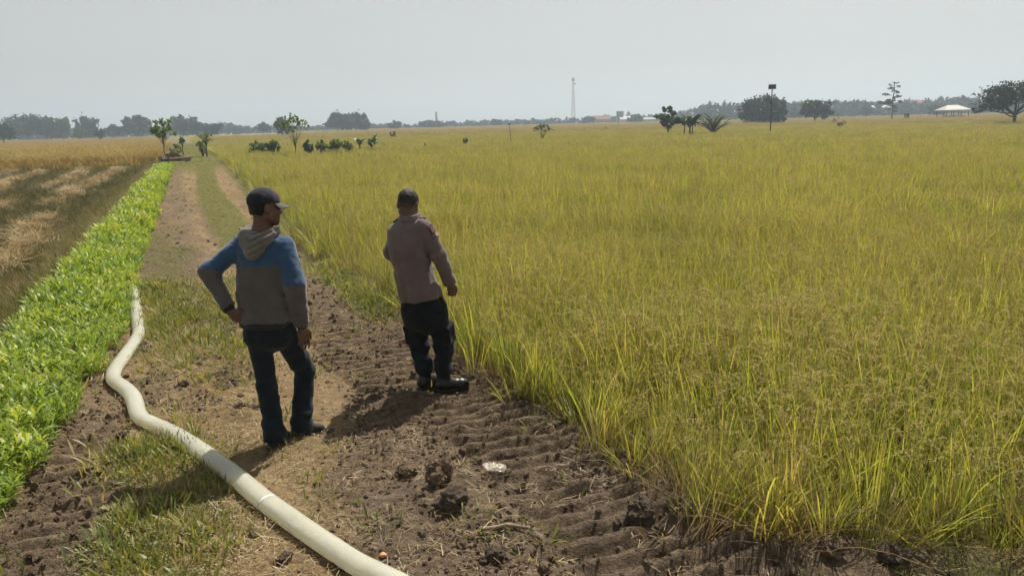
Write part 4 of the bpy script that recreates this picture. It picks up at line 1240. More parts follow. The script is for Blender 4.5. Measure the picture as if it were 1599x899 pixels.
    S.ell(hc - hf[1] * .010 + hf[2] * .014, (.080, .102, .093), hf, .01); S.ell(hc - hf[1] * .048 - hf[2] * .045, (.060, .052, .050), hf, .02)
    S.cut(hc + hf[1] * .045 + hf[2] * .03, hf[1] * 1.0 - hf[2] * .75); S.cut(hc - hf[2] * .078, -hf[2] - hf[1] * .10)
    for q in (-1, 1): S.ell(hc + hf[0] * q * .085 + hf[1] * .02 - hf[2] * .035, (.03, .05, .04), hf, .01, True)
    S.wrinkle(.0035, 60, 91)
    hm = NT('cropped_hair'); hm = hm.done(hm.bsdf(hm.mix(hm.math('ADD', hm.attr('fade'), hm.math('MULTIPLY_ADD', hm.noise(90, 3), .5, -.25)), (.012, .010, .009), (.085, .048, .032)), .6, .3, hm.bump(hm.noise(260, 3), .004, .8)))
    part_from(S, 'hair', hm, org, off, {'fade': lambda V: sst(-.018, -.066, (V - hc) @ hf[2]) * .9})
    for q in (-1, 1):
        c = hc + hf[0] * q * .034 + hf[1] * .085 - hf[2] * .014
        S = Sdf(c - .03, c + .03, .004); S.ell(c, (.0125, .0105, .0115), hf, .004)
        part_from(S, 'eye', bpy.data.materials['eye_white'], org, off)
        c2 = c + hf[1] * .0085
        S = Sdf(c2 - .02, c2 + .02, .003); S.ell(c2, (.006, .004, .006), hf, .003)
        part_from(S, 'iris', bpy.data.materials['iris_brown'], org, off)
    return off
build_man()
build_officer()

# ------------------------------------------------------------------ things on the track
def catmull(P, n=8):
    P = np.asarray(P, float); P = np.vstack([2 * P[0] - P[1], P, 2 * P[-1] - P[-2]])
    out = []
    for i in range(1, len(P) - 2):
        for k in range(n):
            t = k / n
            out.append(.5 * ((2 * P[i]) + (-P[i - 1] + P[i + 1]) * t + (2 * P[i - 1] - 5 * P[i] + 4 * P[i + 1] - P[i + 2]) * t * t + (-P[i - 1] + 3 * P[i] - 3 * P[i + 1] + P[i + 2]) * t ** 3))
    out.append(P[-2]); return np.array(out)
def build_hose():
    px = [(150, 418), (200, 436), (209, 455), (217, 521), (173, 586), (208, 616), (217, 650), (262, 669), (312, 699), (358, 732), (405, 772), (460, 812), (520, 854), (575, 890)]
    pts = [onground(x, y, .055) for x, y in px]
    d = pts[-1] - pts[-2]; pts += [pts[-1] + d * 1.6 + np.array([.05, 0, 0]), pts[-1] + d * 3.4 + np.array([.25, .1, 0]), pts[-1] + d * 5.2 + np.array([.6, .2, 0])]
    Pc = catmull(pts, 14); Pl = np.array(pts)
    cl = np.concatenate([[0], np.cumsum(np.linalg.norm(np.diff(Pl, axis=0), axis=1))]); q_ = np.arange(0, cl[-1], .022)
    P = np.stack([np.interp(q_, cl, Pl[:, k]) for k in range(3)], -1)      # straight runs with short kinks, as a soft hose lies
    for _ in range(3): P = np.stack([np.convolve(np.pad(P[:, k], 4, mode='reflect', reflect_type='odd'), np.ones(9) / 9, 'valid') for k in range(3)], -1)
    base = P[0].copy(); base[2] = 0
    T = np.gradient(P, axis=0); T /= np.linalg.norm(T, axis=1)[:, None]
    cum = np.concatenate([[0], np.cumsum(np.linalg.norm(np.diff(P, axis=0), axis=1))])
    ang = np.array([0] + [math.acos(max(-1, min(1, float(T[i - 1] @ T[i])))) for i in range(1, len(T))])
    curv = np.convolve(ang, np.ones(7) / 7, 'same') / np.gradient(cum)
    n = 28; V = []
    a = np.linspace(0, 2 * np.pi, n, endpoint=False)
    tz = height(P[:, 0], P[:, 1], True); ker = np.ones(15) / 15
    tz = np.convolve(np.pad(tz, 7, mode='edge'), ker, 'valid')
    for i in range(len(P)):
        sd = unit(np.cross(T[i], [0, 0, 1])); up = np.array([0, 0, 1.])
        pinch = min(1, curv[i] / 4.0)
        w = .063 * (1 - .10 * pinch) * (1 + .03 * noise2(np.array([cum[i] * 2.0]), np.array([0.]), 5)[0]); h = .050 * (1 - .14 * pinch)
        wr = 1 + .05 * pinch * np.sin(cum[i] * 95 + 2.5 * np.sin(a)) + .03 * noise2(np.full(n, cum[i] * 6), np.cos(a) * 2, 8)
        y_ = np.sin(a) * h; y_ = np.where(y_ < -h * .72, -h * .72 + (y_ + h * .72) * .25, y_)
        c = np.array([P[i][0], P[i][1], tz[i] + h * .78])
        V.append(c + np.outer(np.cos(a) * w * wr, sd) + np.outer(y_ * wr, up))
    m = len(V); V = np.concatenate(V)
    Fq = [[i * n + j, i * n + (j + 1) % n, (i + 1) * n + (j + 1) % n, (i + 1) * n + j] for i in range(m - 1) for j in range(n)]
    V = np.vstack([V, V[:n].mean(0), V[-n:].mean(0)])
    T3 = [[m * n, (j + 1) % n, j] for j in range(n)] + [[m * n + 1, (m - 1) * n + j, (m - 1) * n + (j + 1) % n] for j in range(n)]
    t = NT('milky_plastic')
    tc = t.n('ShaderNodeTexCoord').outputs['Object']
    c = t.ramp(t.noise(2.5, 4, .6, vec=tc), [(.3, (.63, .63, .55)), (.7, (.75, .76, .69))])
    c = t.mix(t.ramp(t.noise(30, 5, .75, vec=tc), [(.66, 0.0), (.80, .22)]), c, (.36, .30, .20))
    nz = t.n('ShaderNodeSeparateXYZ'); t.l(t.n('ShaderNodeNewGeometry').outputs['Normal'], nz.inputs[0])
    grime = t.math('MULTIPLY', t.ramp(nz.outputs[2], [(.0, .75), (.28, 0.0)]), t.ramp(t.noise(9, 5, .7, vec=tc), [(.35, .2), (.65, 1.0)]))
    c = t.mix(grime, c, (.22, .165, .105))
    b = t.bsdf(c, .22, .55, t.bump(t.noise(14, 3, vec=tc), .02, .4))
    b.inputs['Subsurface Weight'].default_value = .55; b.inputs['Subsurface Radius'].default_value = (.10, .085, .05); b.inputs['Subsurface Scale'].default_value = .8
    tr = t.n('ShaderNodeBsdfTranslucent'); tr.inputs[0].default_value = (.84, .81, .66, 1)
    mx = t.n('ShaderNodeMixShader'); mx.inputs[0].default_value = .48
    t.l(b.outputs[0], mx.inputs[1]); t.l(tr.outputs[0], mx.inputs[2])
    mt = t.done(mx)
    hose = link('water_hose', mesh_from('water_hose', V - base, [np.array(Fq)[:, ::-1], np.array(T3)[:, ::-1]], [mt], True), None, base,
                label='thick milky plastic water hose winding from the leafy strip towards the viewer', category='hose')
    # bands of clear tape round the hose
    tape = NT('clear_tape'); tape = tape.done(tape.bsdf((.66, .65, .58), .16, .6))
    for q in ((216, 519), (414, 776)):
        g = onground(*q, .085); i = int(np.argmin(((P[:, :2] - g[:2]) ** 2).sum(1)))
        W = []
        for k in (-1, -.5, 0, .5, 1):
            ring = V[(i) * n:(i + 1) * n]; cen = ring.mean(0)
            W.append((ring - cen) * 1.018 + cen + T[i] * k * .011)
        W = np.concatenate(W)
        Fb = [[r * n + j, (r + 1) * n + j, (r + 1) * n + (j + 1) % n, r * n + (j + 1) % n] for r in range(4) for j in range(n)]
        link('tape_band', mesh_from('tape_band', W - base, np.array(Fb), [tape], True), hose)
build_hose()

# large clods of earth
def clod(px, py, size, label, dark=True, sq=.62, seed=0, yaw=0.0):
    g = onground(px, py); z = float(height(np.array([g[0]]), np.array([g[1]]))[0])
    V, Fq = rock(4, .42, 100 + seed, sq); V = V * size * .8
    V += (.10 * size * noise3(V[:, 0] / size * 9, V[:, 1] / size * 9, V[:, 2] / size * 9, seed))[:, None] * V / size
    c, s_ = math.cos(yaw), math.sin(yaw); V = V @ np.array([[c, s_, 0], [-s_, c, 0], [0, 0, 1]])
    V[:, 2] += size * sq * .55
    link('earth_clod', mesh_from('earth_clod', V, Fq, [clod_d if dark else clod_m], False), None, (g[0], g[1], z), label=label, category='clod', group='large clods of earth on the track')
for a in ((505, 448, .085, 'dark lone clod lying on the track between the two men', True, .5, 1),
          (288, 603, .060, 'small black clod between the hose bend and the man in the cap', True, .55, 2),
          (688, 765, .105, 'jagged upright clod left of the plastic scrap', False, .95, 3),
          (640, 745, .085, 'rounded clod on the churned heap right of the hose', False, .6, 4),
          (705, 800, .125, 'darkest broad clod below the plastic scrap', True, .6, 5),
          (1000, 815, .115, 'black lump of mud under the near corner of the rice', True, .75, 6),
          (600, 468, .060, 'dark clod at the rice edge behind the officer\'s back', True, .6, 7),
          (1300, 870, .100, 'wide crumbly clod on the bund at the bottom right', False, .6, 8),
          (1400, 884, .085, 'dark clod at the right end of the muddy bund', True, .6, 9),
          (770, 880, .080, 'dark clod at the bottom edge right of the hose', True, .6, 10),
          (925, 662, .070, 'clod on the verge just below the overhanging rice', False, .6, 11),
          (190, 690, .045, 'small stone-like clod between the leafy strip and the hose', True, .6, 12),
          (445, 878, .050, 'dark clod left of the hose near the bottom edge', True, .5, 13)):
    clod(a[0], a[1], a[2], a[3], a[4], a[5], a[6], yaw=a[6] * 1.3)

# a crumpled scrap of clear plastic, a bit of orange peel, sticks
def build_small():
    g = onground(773, 748); z = float(height(np.array([g[0]]), np.array([g[1]]))[0])
    nu, nv = 20, 14
    u, v = np.meshgrid(np.linspace(-1, 1, nu), np.linspace(-1, 1, nv), indexing='ij')
    rad = 1 + .25 * noise2(np.arctan2(v, u) * 1.3 + 4, u * 0, 3)
    x, y = u * np.sqrt(1 - v * v / 2) * .085 * rad, v * np.sqrt(1 - u * u / 2) * .050 * rad
    zz = .022 + .018 * fbm(u * 2.2, v * 2.2, 3, 5) + .010 * (1 - np.abs(noise2(u * 3, v * 3, 9)))
    idx = np.arange(nu * nv).reshape(nu, nv)
    Fq = np.stack([idx[:-1, :-1], idx[1:, :-1], idx[1:, 1:], idx[:-1, 1:]], -1).reshape(-1, 4)
    t = NT('clear_plastic'); b = t.bsdf((.62, .55, .47), .2, .5); tr = t.n('ShaderNodeBsdfTransparent'); mx = t.n('ShaderNodeMixShader')
    t.l(t.ramp(t.noise(28, 3), [(.35, .40), (.65, .86)]), mx.inputs[0]); t.l(b.outputs[0], mx.inputs[1]); t.l(tr.outputs[0], mx.inputs[2]); mt = t.done(mx)
    o = link('plastic_scrap', mesh_from('plastic_scrap', np.stack([x, y, zz], -1).reshape(-1, 3), Fq, [mt], True), None, (g[0], g[1], z),
             label='crumpled scrap of clear plastic lying on the churned mud', category='litter')
    sm = o.modifiers.new('thickness', 'SOLIDIFY'); sm.thickness = .001
    o.rotation_euler.z = -.35
    for (px, py, r, col, lb, nm) in ((598, 871, .020, (.60, .27, .12), 'small orange piece of peel beside the hose at the bottom', 'orange_peel'),
                                     (617, 872, .009, (.62, .45, .36), 'tiny pale pebble beside the orange peel', 'pebble')):
        g = onground(px, py); z = float(height(np.array([g[0]]), np.array([g[1]]))[0])
        V, Fq = rock(3, .22, 7 if r > .01 else 9, .7)
        link(nm, mesh_from(nm, V * r, Fq, [mat_plain(nm, col, .6, .2, 20)], True), None, (g[0], g[1], z + r * .6), label=lb, category='peel' if r > .01 else 'pebble')
    wood = mat_plain('dead_stick', (.24, .18, .12), .9, .4, 20, .1, .01, 80)
    for (a, b, r, lb) in (((748, 839), (832, 832), .014, 'thick dead stick pressed into the mud below the plastic scrap'),
                          ((272, 593), (316, 562), .005, 'thin dry stalk lying behind the hose bend'),
                          ((788, 612), (800, 596), .004, 'short pale stalk standing beside the officer\'s boot'),
                          ((96, 795), (140, 778), .006, 'thin twig on the muddy ridges by the leafy strip')):
        p, q = onground(*a), onground(*b)
        if 'standing' in lb: q = p + np.array([.05, .02, .11])
        u = np.linspace(0, 1, 7)[:, None]; P = p + (q - p) * u
        P[:, :2] += (np.stack([np.sin(u[:, 0] * 5), np.cos(u[:, 0] * 4)], -1)) * r * .8
        if 'standing' not in lb: P[:, 2] = height(P[:, 0], P[:, 1]) + r * 1.3 + .006
        else: P[:, 2] += float(height(p[:1], p[1:2])[0]) - .01
        o = P[0].copy()
        MB().tube(P - o, np.linspace(r, r * .6, 7), 6).build('dead_stick', wood, None, o, True, label=lb, category='stick')
build_small()

# ------------------------------------------------------------------ trees, shrubs and far things
bark = mat_plain('bark', (.085, .066, .05), .95, .4, 6, .1, .03, 25)
pale_bark = mat_plain('pale_bark', (.19, .165, .13), .95, .35, 6, .1, .03, 25)
def foliage(name, c, tr=.35):
    return mat_leaf(name, [(.05, tuple(v * .6 for v in c)), (.45, c), (.75, tuple(v * 1.5 for v in c)), (1, tuple(v * 2.1 for v in c))], tr, (1.15, 1.2, .5), .04, .45, .25)
fol_dark, fol_mid = foliage('dark_foliage', (.019, .033, .018), .25), foliage('green_foliage', (.045, .075, .030))
fol_pale, fol_yel = foliage('pale_foliage', (.085, .125, .035)), foliage('yellow_foliage', (.17, .20, .04), .45)
fol_far = foliage('far_foliage', (.028, .047, .038), .25)  # dark green with the blue of distance haze tinted into the leaf colour
fol_bush = foliage('bush_foliage', (.13, .175, .06), .5)
fol_light = foliage('light_foliage', (.12, .17, .045), .5)
fol_bam, fol_ban = foliage('bamboo_foliage', (.060, .088, .036)), foliage('banana_leaf', (.036, .068, .022), .25)
fol_red = foliage('russet_foliage', (.11, .075, .035))

def leaf_cloud(lobes, n, size, flat=.5, hollow=.45, seed=0, clump=None):
    """leaf-sized faces gathered into clumps through the volume of each lobe"""
    g = np.random.default_rng(seed)
    vol = np.array([l[3] * l[4] * l[5] for l in lobes]) ** .7; vol /= vol.sum()
    P = []; cid = []
    for l, f in zip(lobes, vol):
        m = max(6, int(n * f))
        nc = max(4, int(m / (clump or 26)))
        d = g.normal(size=(nc, 3)); d /= np.linalg.norm(d, axis=1)[:, None]
        rr = (hollow + (1 - hollow) * g.random(nc)) ** .6
        cc = d * rr[:, None]
        k = g.integers(0, nc, m)
        sp = g.normal(size=(m, 3)) * .16 * (.6 + .8 * g.random(nc))[k][:, None]
        p = cc[k] + sp
        P.append(np.array(l[:3]) + p * np.array(l[3:6])); cid.append(g.random(nc)[k])
    P = np.concatenate(P); cid = np.concatenate(cid); m = len(P)
    nrm = g.normal(size=(m, 3)) + np.array([0, 0, flat]); nrm /= np.linalg.norm(nrm, axis=1)[:, None]
    a = g.normal(size=(m, 3)); t1 = np.cross(nrm, a); t1 /= np.linalg.norm(t1, axis=1)[:, None]; t2 = np.cross(nrm, t1)
    s1 = size * g.uniform(.6, 1.4, m)[:, None]; s2 = s1 * g.uniform(.4, .8, m)[:, None]
    V = np.stack([P - t1 * s1, P + t2 * s2 * .9, P + t1 * s1, P - t2 * s2 * .9], 1).reshape(-1, 3)
    Fq = np.arange(m * 4).reshape(m, 4)
    rn = np.repeat(np.clip(.35 * cid + .65 * g.random(m), 0, 1), 4)
    return V, Fq, rn
def crown_mesh(name, V, Fq, rn, mat): return mesh_from(name, V, Fq, [mat], False, {'rnd': rn, 'tip': np.zeros(len(V))})
def limbs(mb, base, h, r, ends, seed=0, lean=(0, 0)):
    g = np.random.default_rng(seed)
    u = np.linspace(0, 1, 6)[:, None]
    top = np.array([lean[0], lean[1], h])
    tr = base + top * u; tr[1:-1, :2] += g.normal(0, h * .02, (4, 2))
    mb.tube(tr, np.linspace(r * 1.25, r * .65, 6) * np.array([1.15, 1, 1, 1, 1, 1]), 7)
    for e in ends:
        e = np.array(e, float); st_ = base + top * g.uniform(.72, 1.0)
        mid = st_ + (e - st_) * .5 + np.array([0, 0, -.06 * np.linalg.norm(e - st_)]) + g.normal(0, .04, 3) * np.linalg.norm(e - st_)
        P = catmull([st_, mid, e], 3); q_ = .55 if len(ends) < 14 else .32; mb.tube(P, np.linspace(r * q_, r * .12, len(P)), 5)
def tree(name, px, base_y, Y, top_y, half_px, label, fol, category='tree', trunk_frac=.3, shape='round', n=1600, leaf=None, bk=None, group=None, seed=0, hollow=.45, r=None, z0=None, crown_label=None, extra=None):
    """stands at distance Y; height and width follow from its real size at that distance"""
    b = at(px, base_y, Y); gz = float(height(b[:1], b[1:2], False)[0]) if z0 is None else z0
    b[2] = gz
    k = Y / F_PX * 1.02
    H_ = at(px, top_y, Y)[2] - gz
    W = half_px * k
    g = np.random.default_rng(seed + int(px))
    th = H_ * trunk_frac; ch = H_ - th
    lobes = []
    if shape == 'round':
        for i in range(9):
            a = i * 2.4; q = g.uniform(.35, .72)
            lobes.append((math.cos(a) * W * q, math.sin(a) * W * q, th + ch * g.uniform(.35, .72), W * g.uniform(.32, .48), W * g.uniform(.32, .48), ch * g.uniform(.24, .36)))
        lobes.append((0, 0, th + ch * .66, W * .55, W * .55, ch * .34))
    elif shape == 'airy':
        for i in range(26):
            d = g.normal(size=3); d /= np.linalg.norm(d); q = g.uniform(.35, .88)
            lobes.append((d[0] * W * q, d[1] * W * q, th + ch * (.5 + .46 * d[2] * q), W * g.uniform(.14, .26), W * g.uniform(.14, .26), ch * g.uniform(.06, .12)))
    elif shape == 'umbrella':
        for i in range(24):
            a = i * 2.4; q = .95 * math.sqrt((i + .5) / 24)
            lobes.append((math.cos(a) * W * q, math.sin(a) * W * q, th + ch * (.88 - .45 * q * q) + g.uniform(-.06, .06) * ch, W * g.uniform(.12, .22), W * g.uniform(.12, .22), ch * g.uniform(.06, .12)))
    elif shape == 'bamboo':
        for i in range(12):
            a = g.uniform(0, 6.28); q = g.uniform(.1, .75); hh = g.uniform(.70, 1.0)
            lobes.append((math.cos(a) * W * q, math.sin(a) * W * q, H_ * hh * .55, W * g.uniform(.2, .3), W * g.uniform(.2, .3), H_ * hh * .40))
            lobes.append((math.cos(a) * W * q * 1.25, math.sin(a) * W * q * 1.25, H_ * hh * .88, W * .2, W * .2, H_ * .07))
    elif shape == 'shrub':
        for i in range(7):
            a = i * 2.4; q = g.uniform(.2, .7)
            lobes.append((math.cos(a) * W * q, math.sin(a) * W * q, H_ * g.uniform(.35, .75), W * g.uniform(.3, .5), W * g.uniform(.3, .5), H_ * g.uniform(.18, .3)))
    elif shape == 'dome':
        for i in range(11):
            a = i * 2.4; q = .85 * math.sqrt((i + .5) / 11)
            lobes.append((math.cos(a) * W * q * .8, math.sin(a) * W * q * .8, H_ * (.74 - .22 * q * q) + g.uniform(-.22, .16), W * g.uniform(.22, .42), W * .36, H_ * g.uniform(.08, .18)))
    elif shape == 'spire':
        for i in range(16):
            q = i / 15; a = i * 2.4
            w = W * (1.0 - .55 * abs(q - .55)) * g.uniform(.45, .9)
            lobes.append((math.cos(a) * w * .65, math.sin(a) * w * .65, th + ch * (.05 + .9 * q), w * .42, w * .42, ch * .035))
    if extra: lobes += [(e[0] * W, e[1] * W, e[2] * H_, e[3] * W, e[3] * W, e[4] * H_) for e in extra]
    root = empty(name, b, label, category, group)
    tm = MB()
    ends = [(l[0] * .8, l[1] * .8, l[2] - l[5] * .2) for l in lobes]
    rr = r or max(.05, H_ * .028)
    if shape == 'bamboo':
        for l in lobes[::2]:
            P = catmull([(l[0] * .4, l[1] * .4, -.3), (l[0] * .8, l[1] * .8, l[2]), (l[0] * 1.2, l[1] * 1.2, l[2] + l[5] * 1.1)], 3); tm.tube(P, np.linspace(.06, .03, len(P)), 5)
    elif shape in ('shrub', 'dome'):
        for e in ends: tm.tube(catmull([(0, 0, -.15), (e[0] * .5, e[1] * .5, e[2] * .45), e], 3), np.linspace(rr, rr * .3, 7), 5)
    elif shape == 'spire':
        limbs(tm, np.array([0, 0, -.2]), H_ * .98, rr, [], seed)
        for e in ends: tm.tube([(0, 0, e[2] - .35 * math.hypot(e[0], e[1])), e], [rr * .3, rr * .12], 4)
    else:
        limbs(tm, np.array([0, 0, -.2]), th + ch * .15, rr, ends, seed)
    tm.build('trunk' if shape not in ('shrub', 'bamboo', 'dome') else 'stem', bk or bark, root, None, True)
    V, Fq, rn = leaf_cloud(lobes, int(n * 1.9), (leaf or max(.07, H_ * .022)) * 1.12, .5, hollow, seed + int(px), clump=9 if shape in ('airy', 'dome', 'umbrella') else None)
    link('crown' if shape not in ('shrub', 'dome') else 'foliage', crown_mesh('crown', V, Fq, rn, fol), root)
    return root

def banana(name, px, base_y, Y, top_y, nl, label, group=None, spread=1.0, stems=1, trunk=True, fol=None, seed=0, cat='plant'):
    b = at(px, base_y, Y); b[2] = float(height(b[:1], b[1:2], False)[0]); H_ = at(px, top_y, Y)[2] - b[2]
    root = empty(name, b, label, cat, group)
    g = np.random.default_rng(seed + int(px))
    for q in range(stems):
        off = np.array([g.uniform(-.5, .5), g.uniform(-.4, .4), 0]) * (stems > 1) * spread * 1.2
        hh = H_ * (.5 if trunk else .12) * g.uniform(.8, 1.05)
        MB().tube([off + (0, 0, -.1), off + (0, 0, hh * .5), off + (.02, 0, hh)], [.11, .09, .05], 8).build('stem', pale_bark if trunk else bark, root, None, True)
        for k in range(nl):
            a = k * 2.4 + g.uniform(-.4, .4) + q
            L = (H_ - hh * .6) * g.uniform(.75, 1.05) * spread
            bl = blades([off + (0, 0, hh)], a, g.uniform(.25, 1.0), g.uniform(.9, 2.1), L, L * .26, 6, 'leaf', g.uniform(-.2, .2), rnd=g.random())
            me = mesh_from('leaf', bl[0], bl[1], [fol or fol_ban], True, {'tip': bl[2], 'rnd': bl[3]})
            link('leaf', me, root)
    return root
def palm(name, px, base_y, Y, top_y, label):
    b = at(px, base_y, Y); b[2] = float(height(b[:1], b[1:2], False)[0]); H_ = at(px, top_y, Y)[2] - b[2]
    root = empty(name, b, label, 'palm')
    MB().tube([(0, 0, -.1), (0, 0, .4), (.05, 0, .9)], [.30, .32, .18], 8).build('trunk', bark, root, None, True)
    for k in range(34):
        a = k * 2.4; L = H_ * random.uniform(.8, 1.15)
        u = np.linspace(0, 1, 8); th = random.uniform(.10, .85) + .8 * u ** 1.5
        C = np.cumsum(np.stack([np.sin(th) * math.cos(a), np.sin(th) * math.sin(a), np.cos(th)], -1) * L / 8, 0) + np.array([0, 0, .6])
        Cf = catmull(C, 4); m = len(Cf)
        parts = [blades(Cf, a + sgn * 1.15, 1.2 + U(-.2, .2, m), .5, L * .26 * np.sin(np.linspace(.5, 3.0, m)), .09, 2, 'grass') for sgn in (-1, 1)]
        J = join(*parts)
        link('frond', mesh_from('frond', J[0], J[1], [fol_mid], True, {'tip': J[2], 'rnd': J[3]}), root)
    return root

# --- trees near the far end of the lane
tree('young_tree', 258, 250, 58, 181, 22, 'slender young tree with round leafy crown at the end of the leafy strip', fol_light, trunk_frac=.44, n=1200, leaf=.075, r=.035, bk=bark, hollow=.1, shape='airy')
tree('young_tree', 323, 241, 66, 206, 12, 'bent sapling with few leaves right of the lane', fol_light, trunk_frac=.60, n=110, leaf=.085, r=.06, hollow=.3)
tree('stump_tree', 285, 232, 72, 214, 5, 'thin lopped trunk with tufts of leaves left of the lane', fol_pale, trunk_frac=.6, n=90, leaf=.09, r=.05)
tree('bush', 274, 240, 66, 225, 8, 'yellow-leaved bush behind the earth mound', fol_yel, 'bush', shape='shrub', n=300, leaf=.08)
tree('bush', 316, 238, 67, 219, 7, 'yellow-green bush at the foot of the bent sapling', fol_yel, 'bush', shape='shrub', n=300, leaf=.09)
def mound():
    a = onground(272, 252); V, Fq = rock(4, .45, 55, .42)
    o = link('earth_mound', mesh_from('earth_mound', V * np.array([1.05, .8, 1.25]), Fq, [clod_m], False), None, (a[0], a[1], .05), label='grey heap of dug earth at the far end of the leafy strip', category='mound')
mound()
# --- flat-topped tree and the row of bushes in the rice
tree('flat_topped_tree', 461, 232, 54, 177, 24, 'sparse flat-topped tree with forked trunk standing in the rice', fol_light, trunk_frac=.40, shape='umbrella', n=330, leaf=.075, r=.04, bk=pale_bark, hollow=.1)
tree('round_tree', 441, 216, 180, 183, 15, 'rounded grey-green tree behind the flat-topped tree', fol_mid, trunk_frac=.14, n=1100, leaf=.22, hollow=.3)
BG = 'bushes in a row in the rice'
for px, ty, hp, lb, sd in ((403, 213, 14, 'leftmost and widest dark bush of the row in the rice', 1), (426, 214, 11, 'second bush of the row, just left of the flat-topped tree', 2),
                           (481.5, 215, 8.5, 'low bush right of the forked trunk of the flat-topped tree', 3), (503, 214, 9, 'round bush with a gap on either side in the row', 4),
                           (525, 214, 12, 'wide bushy clump in the middle of the row in the rice', 5), (543, 214, 7, 'drooping bush next to the two banana plants', 6)):
    tree('bush', px, 229, 57, ty, hp * 1.15, lb, fol_bush, 'bush', shape='dome', n=330, leaf=.10, group=BG, seed=sd)
banana('banana_plant', 561, 224, 60, 208, 6, 'young banana plant at the right of the bush row', 'young banana plants in the rice', seed=1)
banana('banana_plant', 580, 224, 60, 207, 9, 'wider drooping banana plant at the right end of the bush row', 'young banana plants in the rice', 1.1, seed=2)
banana('broad_leaved_plant', 664, 220, 62, 215, 5, 'low plant with a few spread leaves poking out of the rice', None, .9, trunk=False, seed=3)
tree('bush', 727, 219, 70, 214, 4, 'tiny dark bush in the rice left of the leaning stake', fol_dark, 'bush', shape='shrub', n=120, leaf=.07)
tree('bush', 613, 213, 120, 205, 5, 'small russet bush in the far rice', fol_red, 'bush', shape='shrub', n=120, leaf=.12)
tree('bush', 945, 203, 150, 197, 7, 'flat dark bush in the rice below the antenna tower', fol_dark, 'bush', shape='shrub', n=150, leaf=.13)
def stake():
    a, b = at(799, 216, 70), at(795, 194, 70); a[2] = -.2
    root = empty('leaning_stake', a, 'thin leaning stake with a rag on top in the rice', 'stake')
    MB().tube([(0, 0, -.1), tuple((b - a) * .5), tuple(b - a)], [.03, .026, .022], 6).build('pole', bark, root, None, True)
    V, Fq = rock(2, .5, 5, .6); link('rag', mesh_from('rag', V * .12 + (b - a), Fq, [clod_d], False), root)
stake()
tree('sparse_sapling', 847, 213, 80, 192, 15, 'sparse twiggy sapling in the rice left of the antenna tower', fol_pale, trunk_frac=.35, n=160, leaf=.10, r=.04, shape='umbrella')
# --- the group right of centre
tree('leafy_tree', 1043, 206, 86, 164, 22, 'airy leafy tree beside the banana clump', fol_mid, trunk_frac=.25, n=1900, leaf=.13, r=.05, hollow=.1, shape='airy')
banana('banana_clump', 1070, 206, 86, 174, 8, 'dark banana clump between the leafy tree and the palm', None, 1.15, stems=4, seed=6)
palm('low_palm', 1114, 205, 86, 178, 'low spreading palm without a tall trunk')
tree('broad_tree', 1190, 193, 175, 151, 37, 'big dark dome-shaped tree behind the box on the pole', fol_dark, trunk_frac=.10, n=6500, leaf=.27, hollow=.45, r=.30, extra=[(x, .1, .50, .34, .28) for x in (-.62, -.3, 0, .3, .62)] + [(x, -.2, .25, .25, .16) for x in (-.7, -.35, .0, .4, .72)])
tree('broad_tree', 1272, 190, 180, 156, 25, 'smaller round tree right of the dome-shaped tree', fol_dark, trunk_frac=.22, n=2800, leaf=.22, hollow=.35, r=.22)
tree('bush', 1313, 199, 110, 186, 7, 'russet bush in front of the red-roofed house', fol_red, 'bush', shape='shrub', n=260, leaf=.10)
tree('bush', 1303, 192, 140, 179, 6, 'thin pale bush left of the russet bush', fol_pale, 'bush', shape='shrub', n=110, leaf=.12)
tree('slender_tree', 1392, 188, 185, 127, 19, 'tall slender tree with wispy layered branches', fol_mid, trunk_frac=.24, shape='spire', n=620, leaf=.20, r=.13, hollow=.2, extra=[(-.75, 0, .50, .5, .05), (-.3, 0, .52, .5, .05)])
tree('bush', 1415, 186, 185, 177, 5, 'small round bush right of the slender tree', fol_dark, 'bush', shape='shrub', n=150, leaf=.16)
tree('spreading_tree', 1584, 190, 100, 124, 62, 'wide spreading tree with forked trunk at the right edge', fol_dark, trunk_frac=.24, n=4600, leaf=.13, hollow=.35, r=.22, extra=[(-.72, -.2, .50, .30, .13), (-.9, 0, .42, .15, .10), (-.5, .1, .68, .3, .14)])

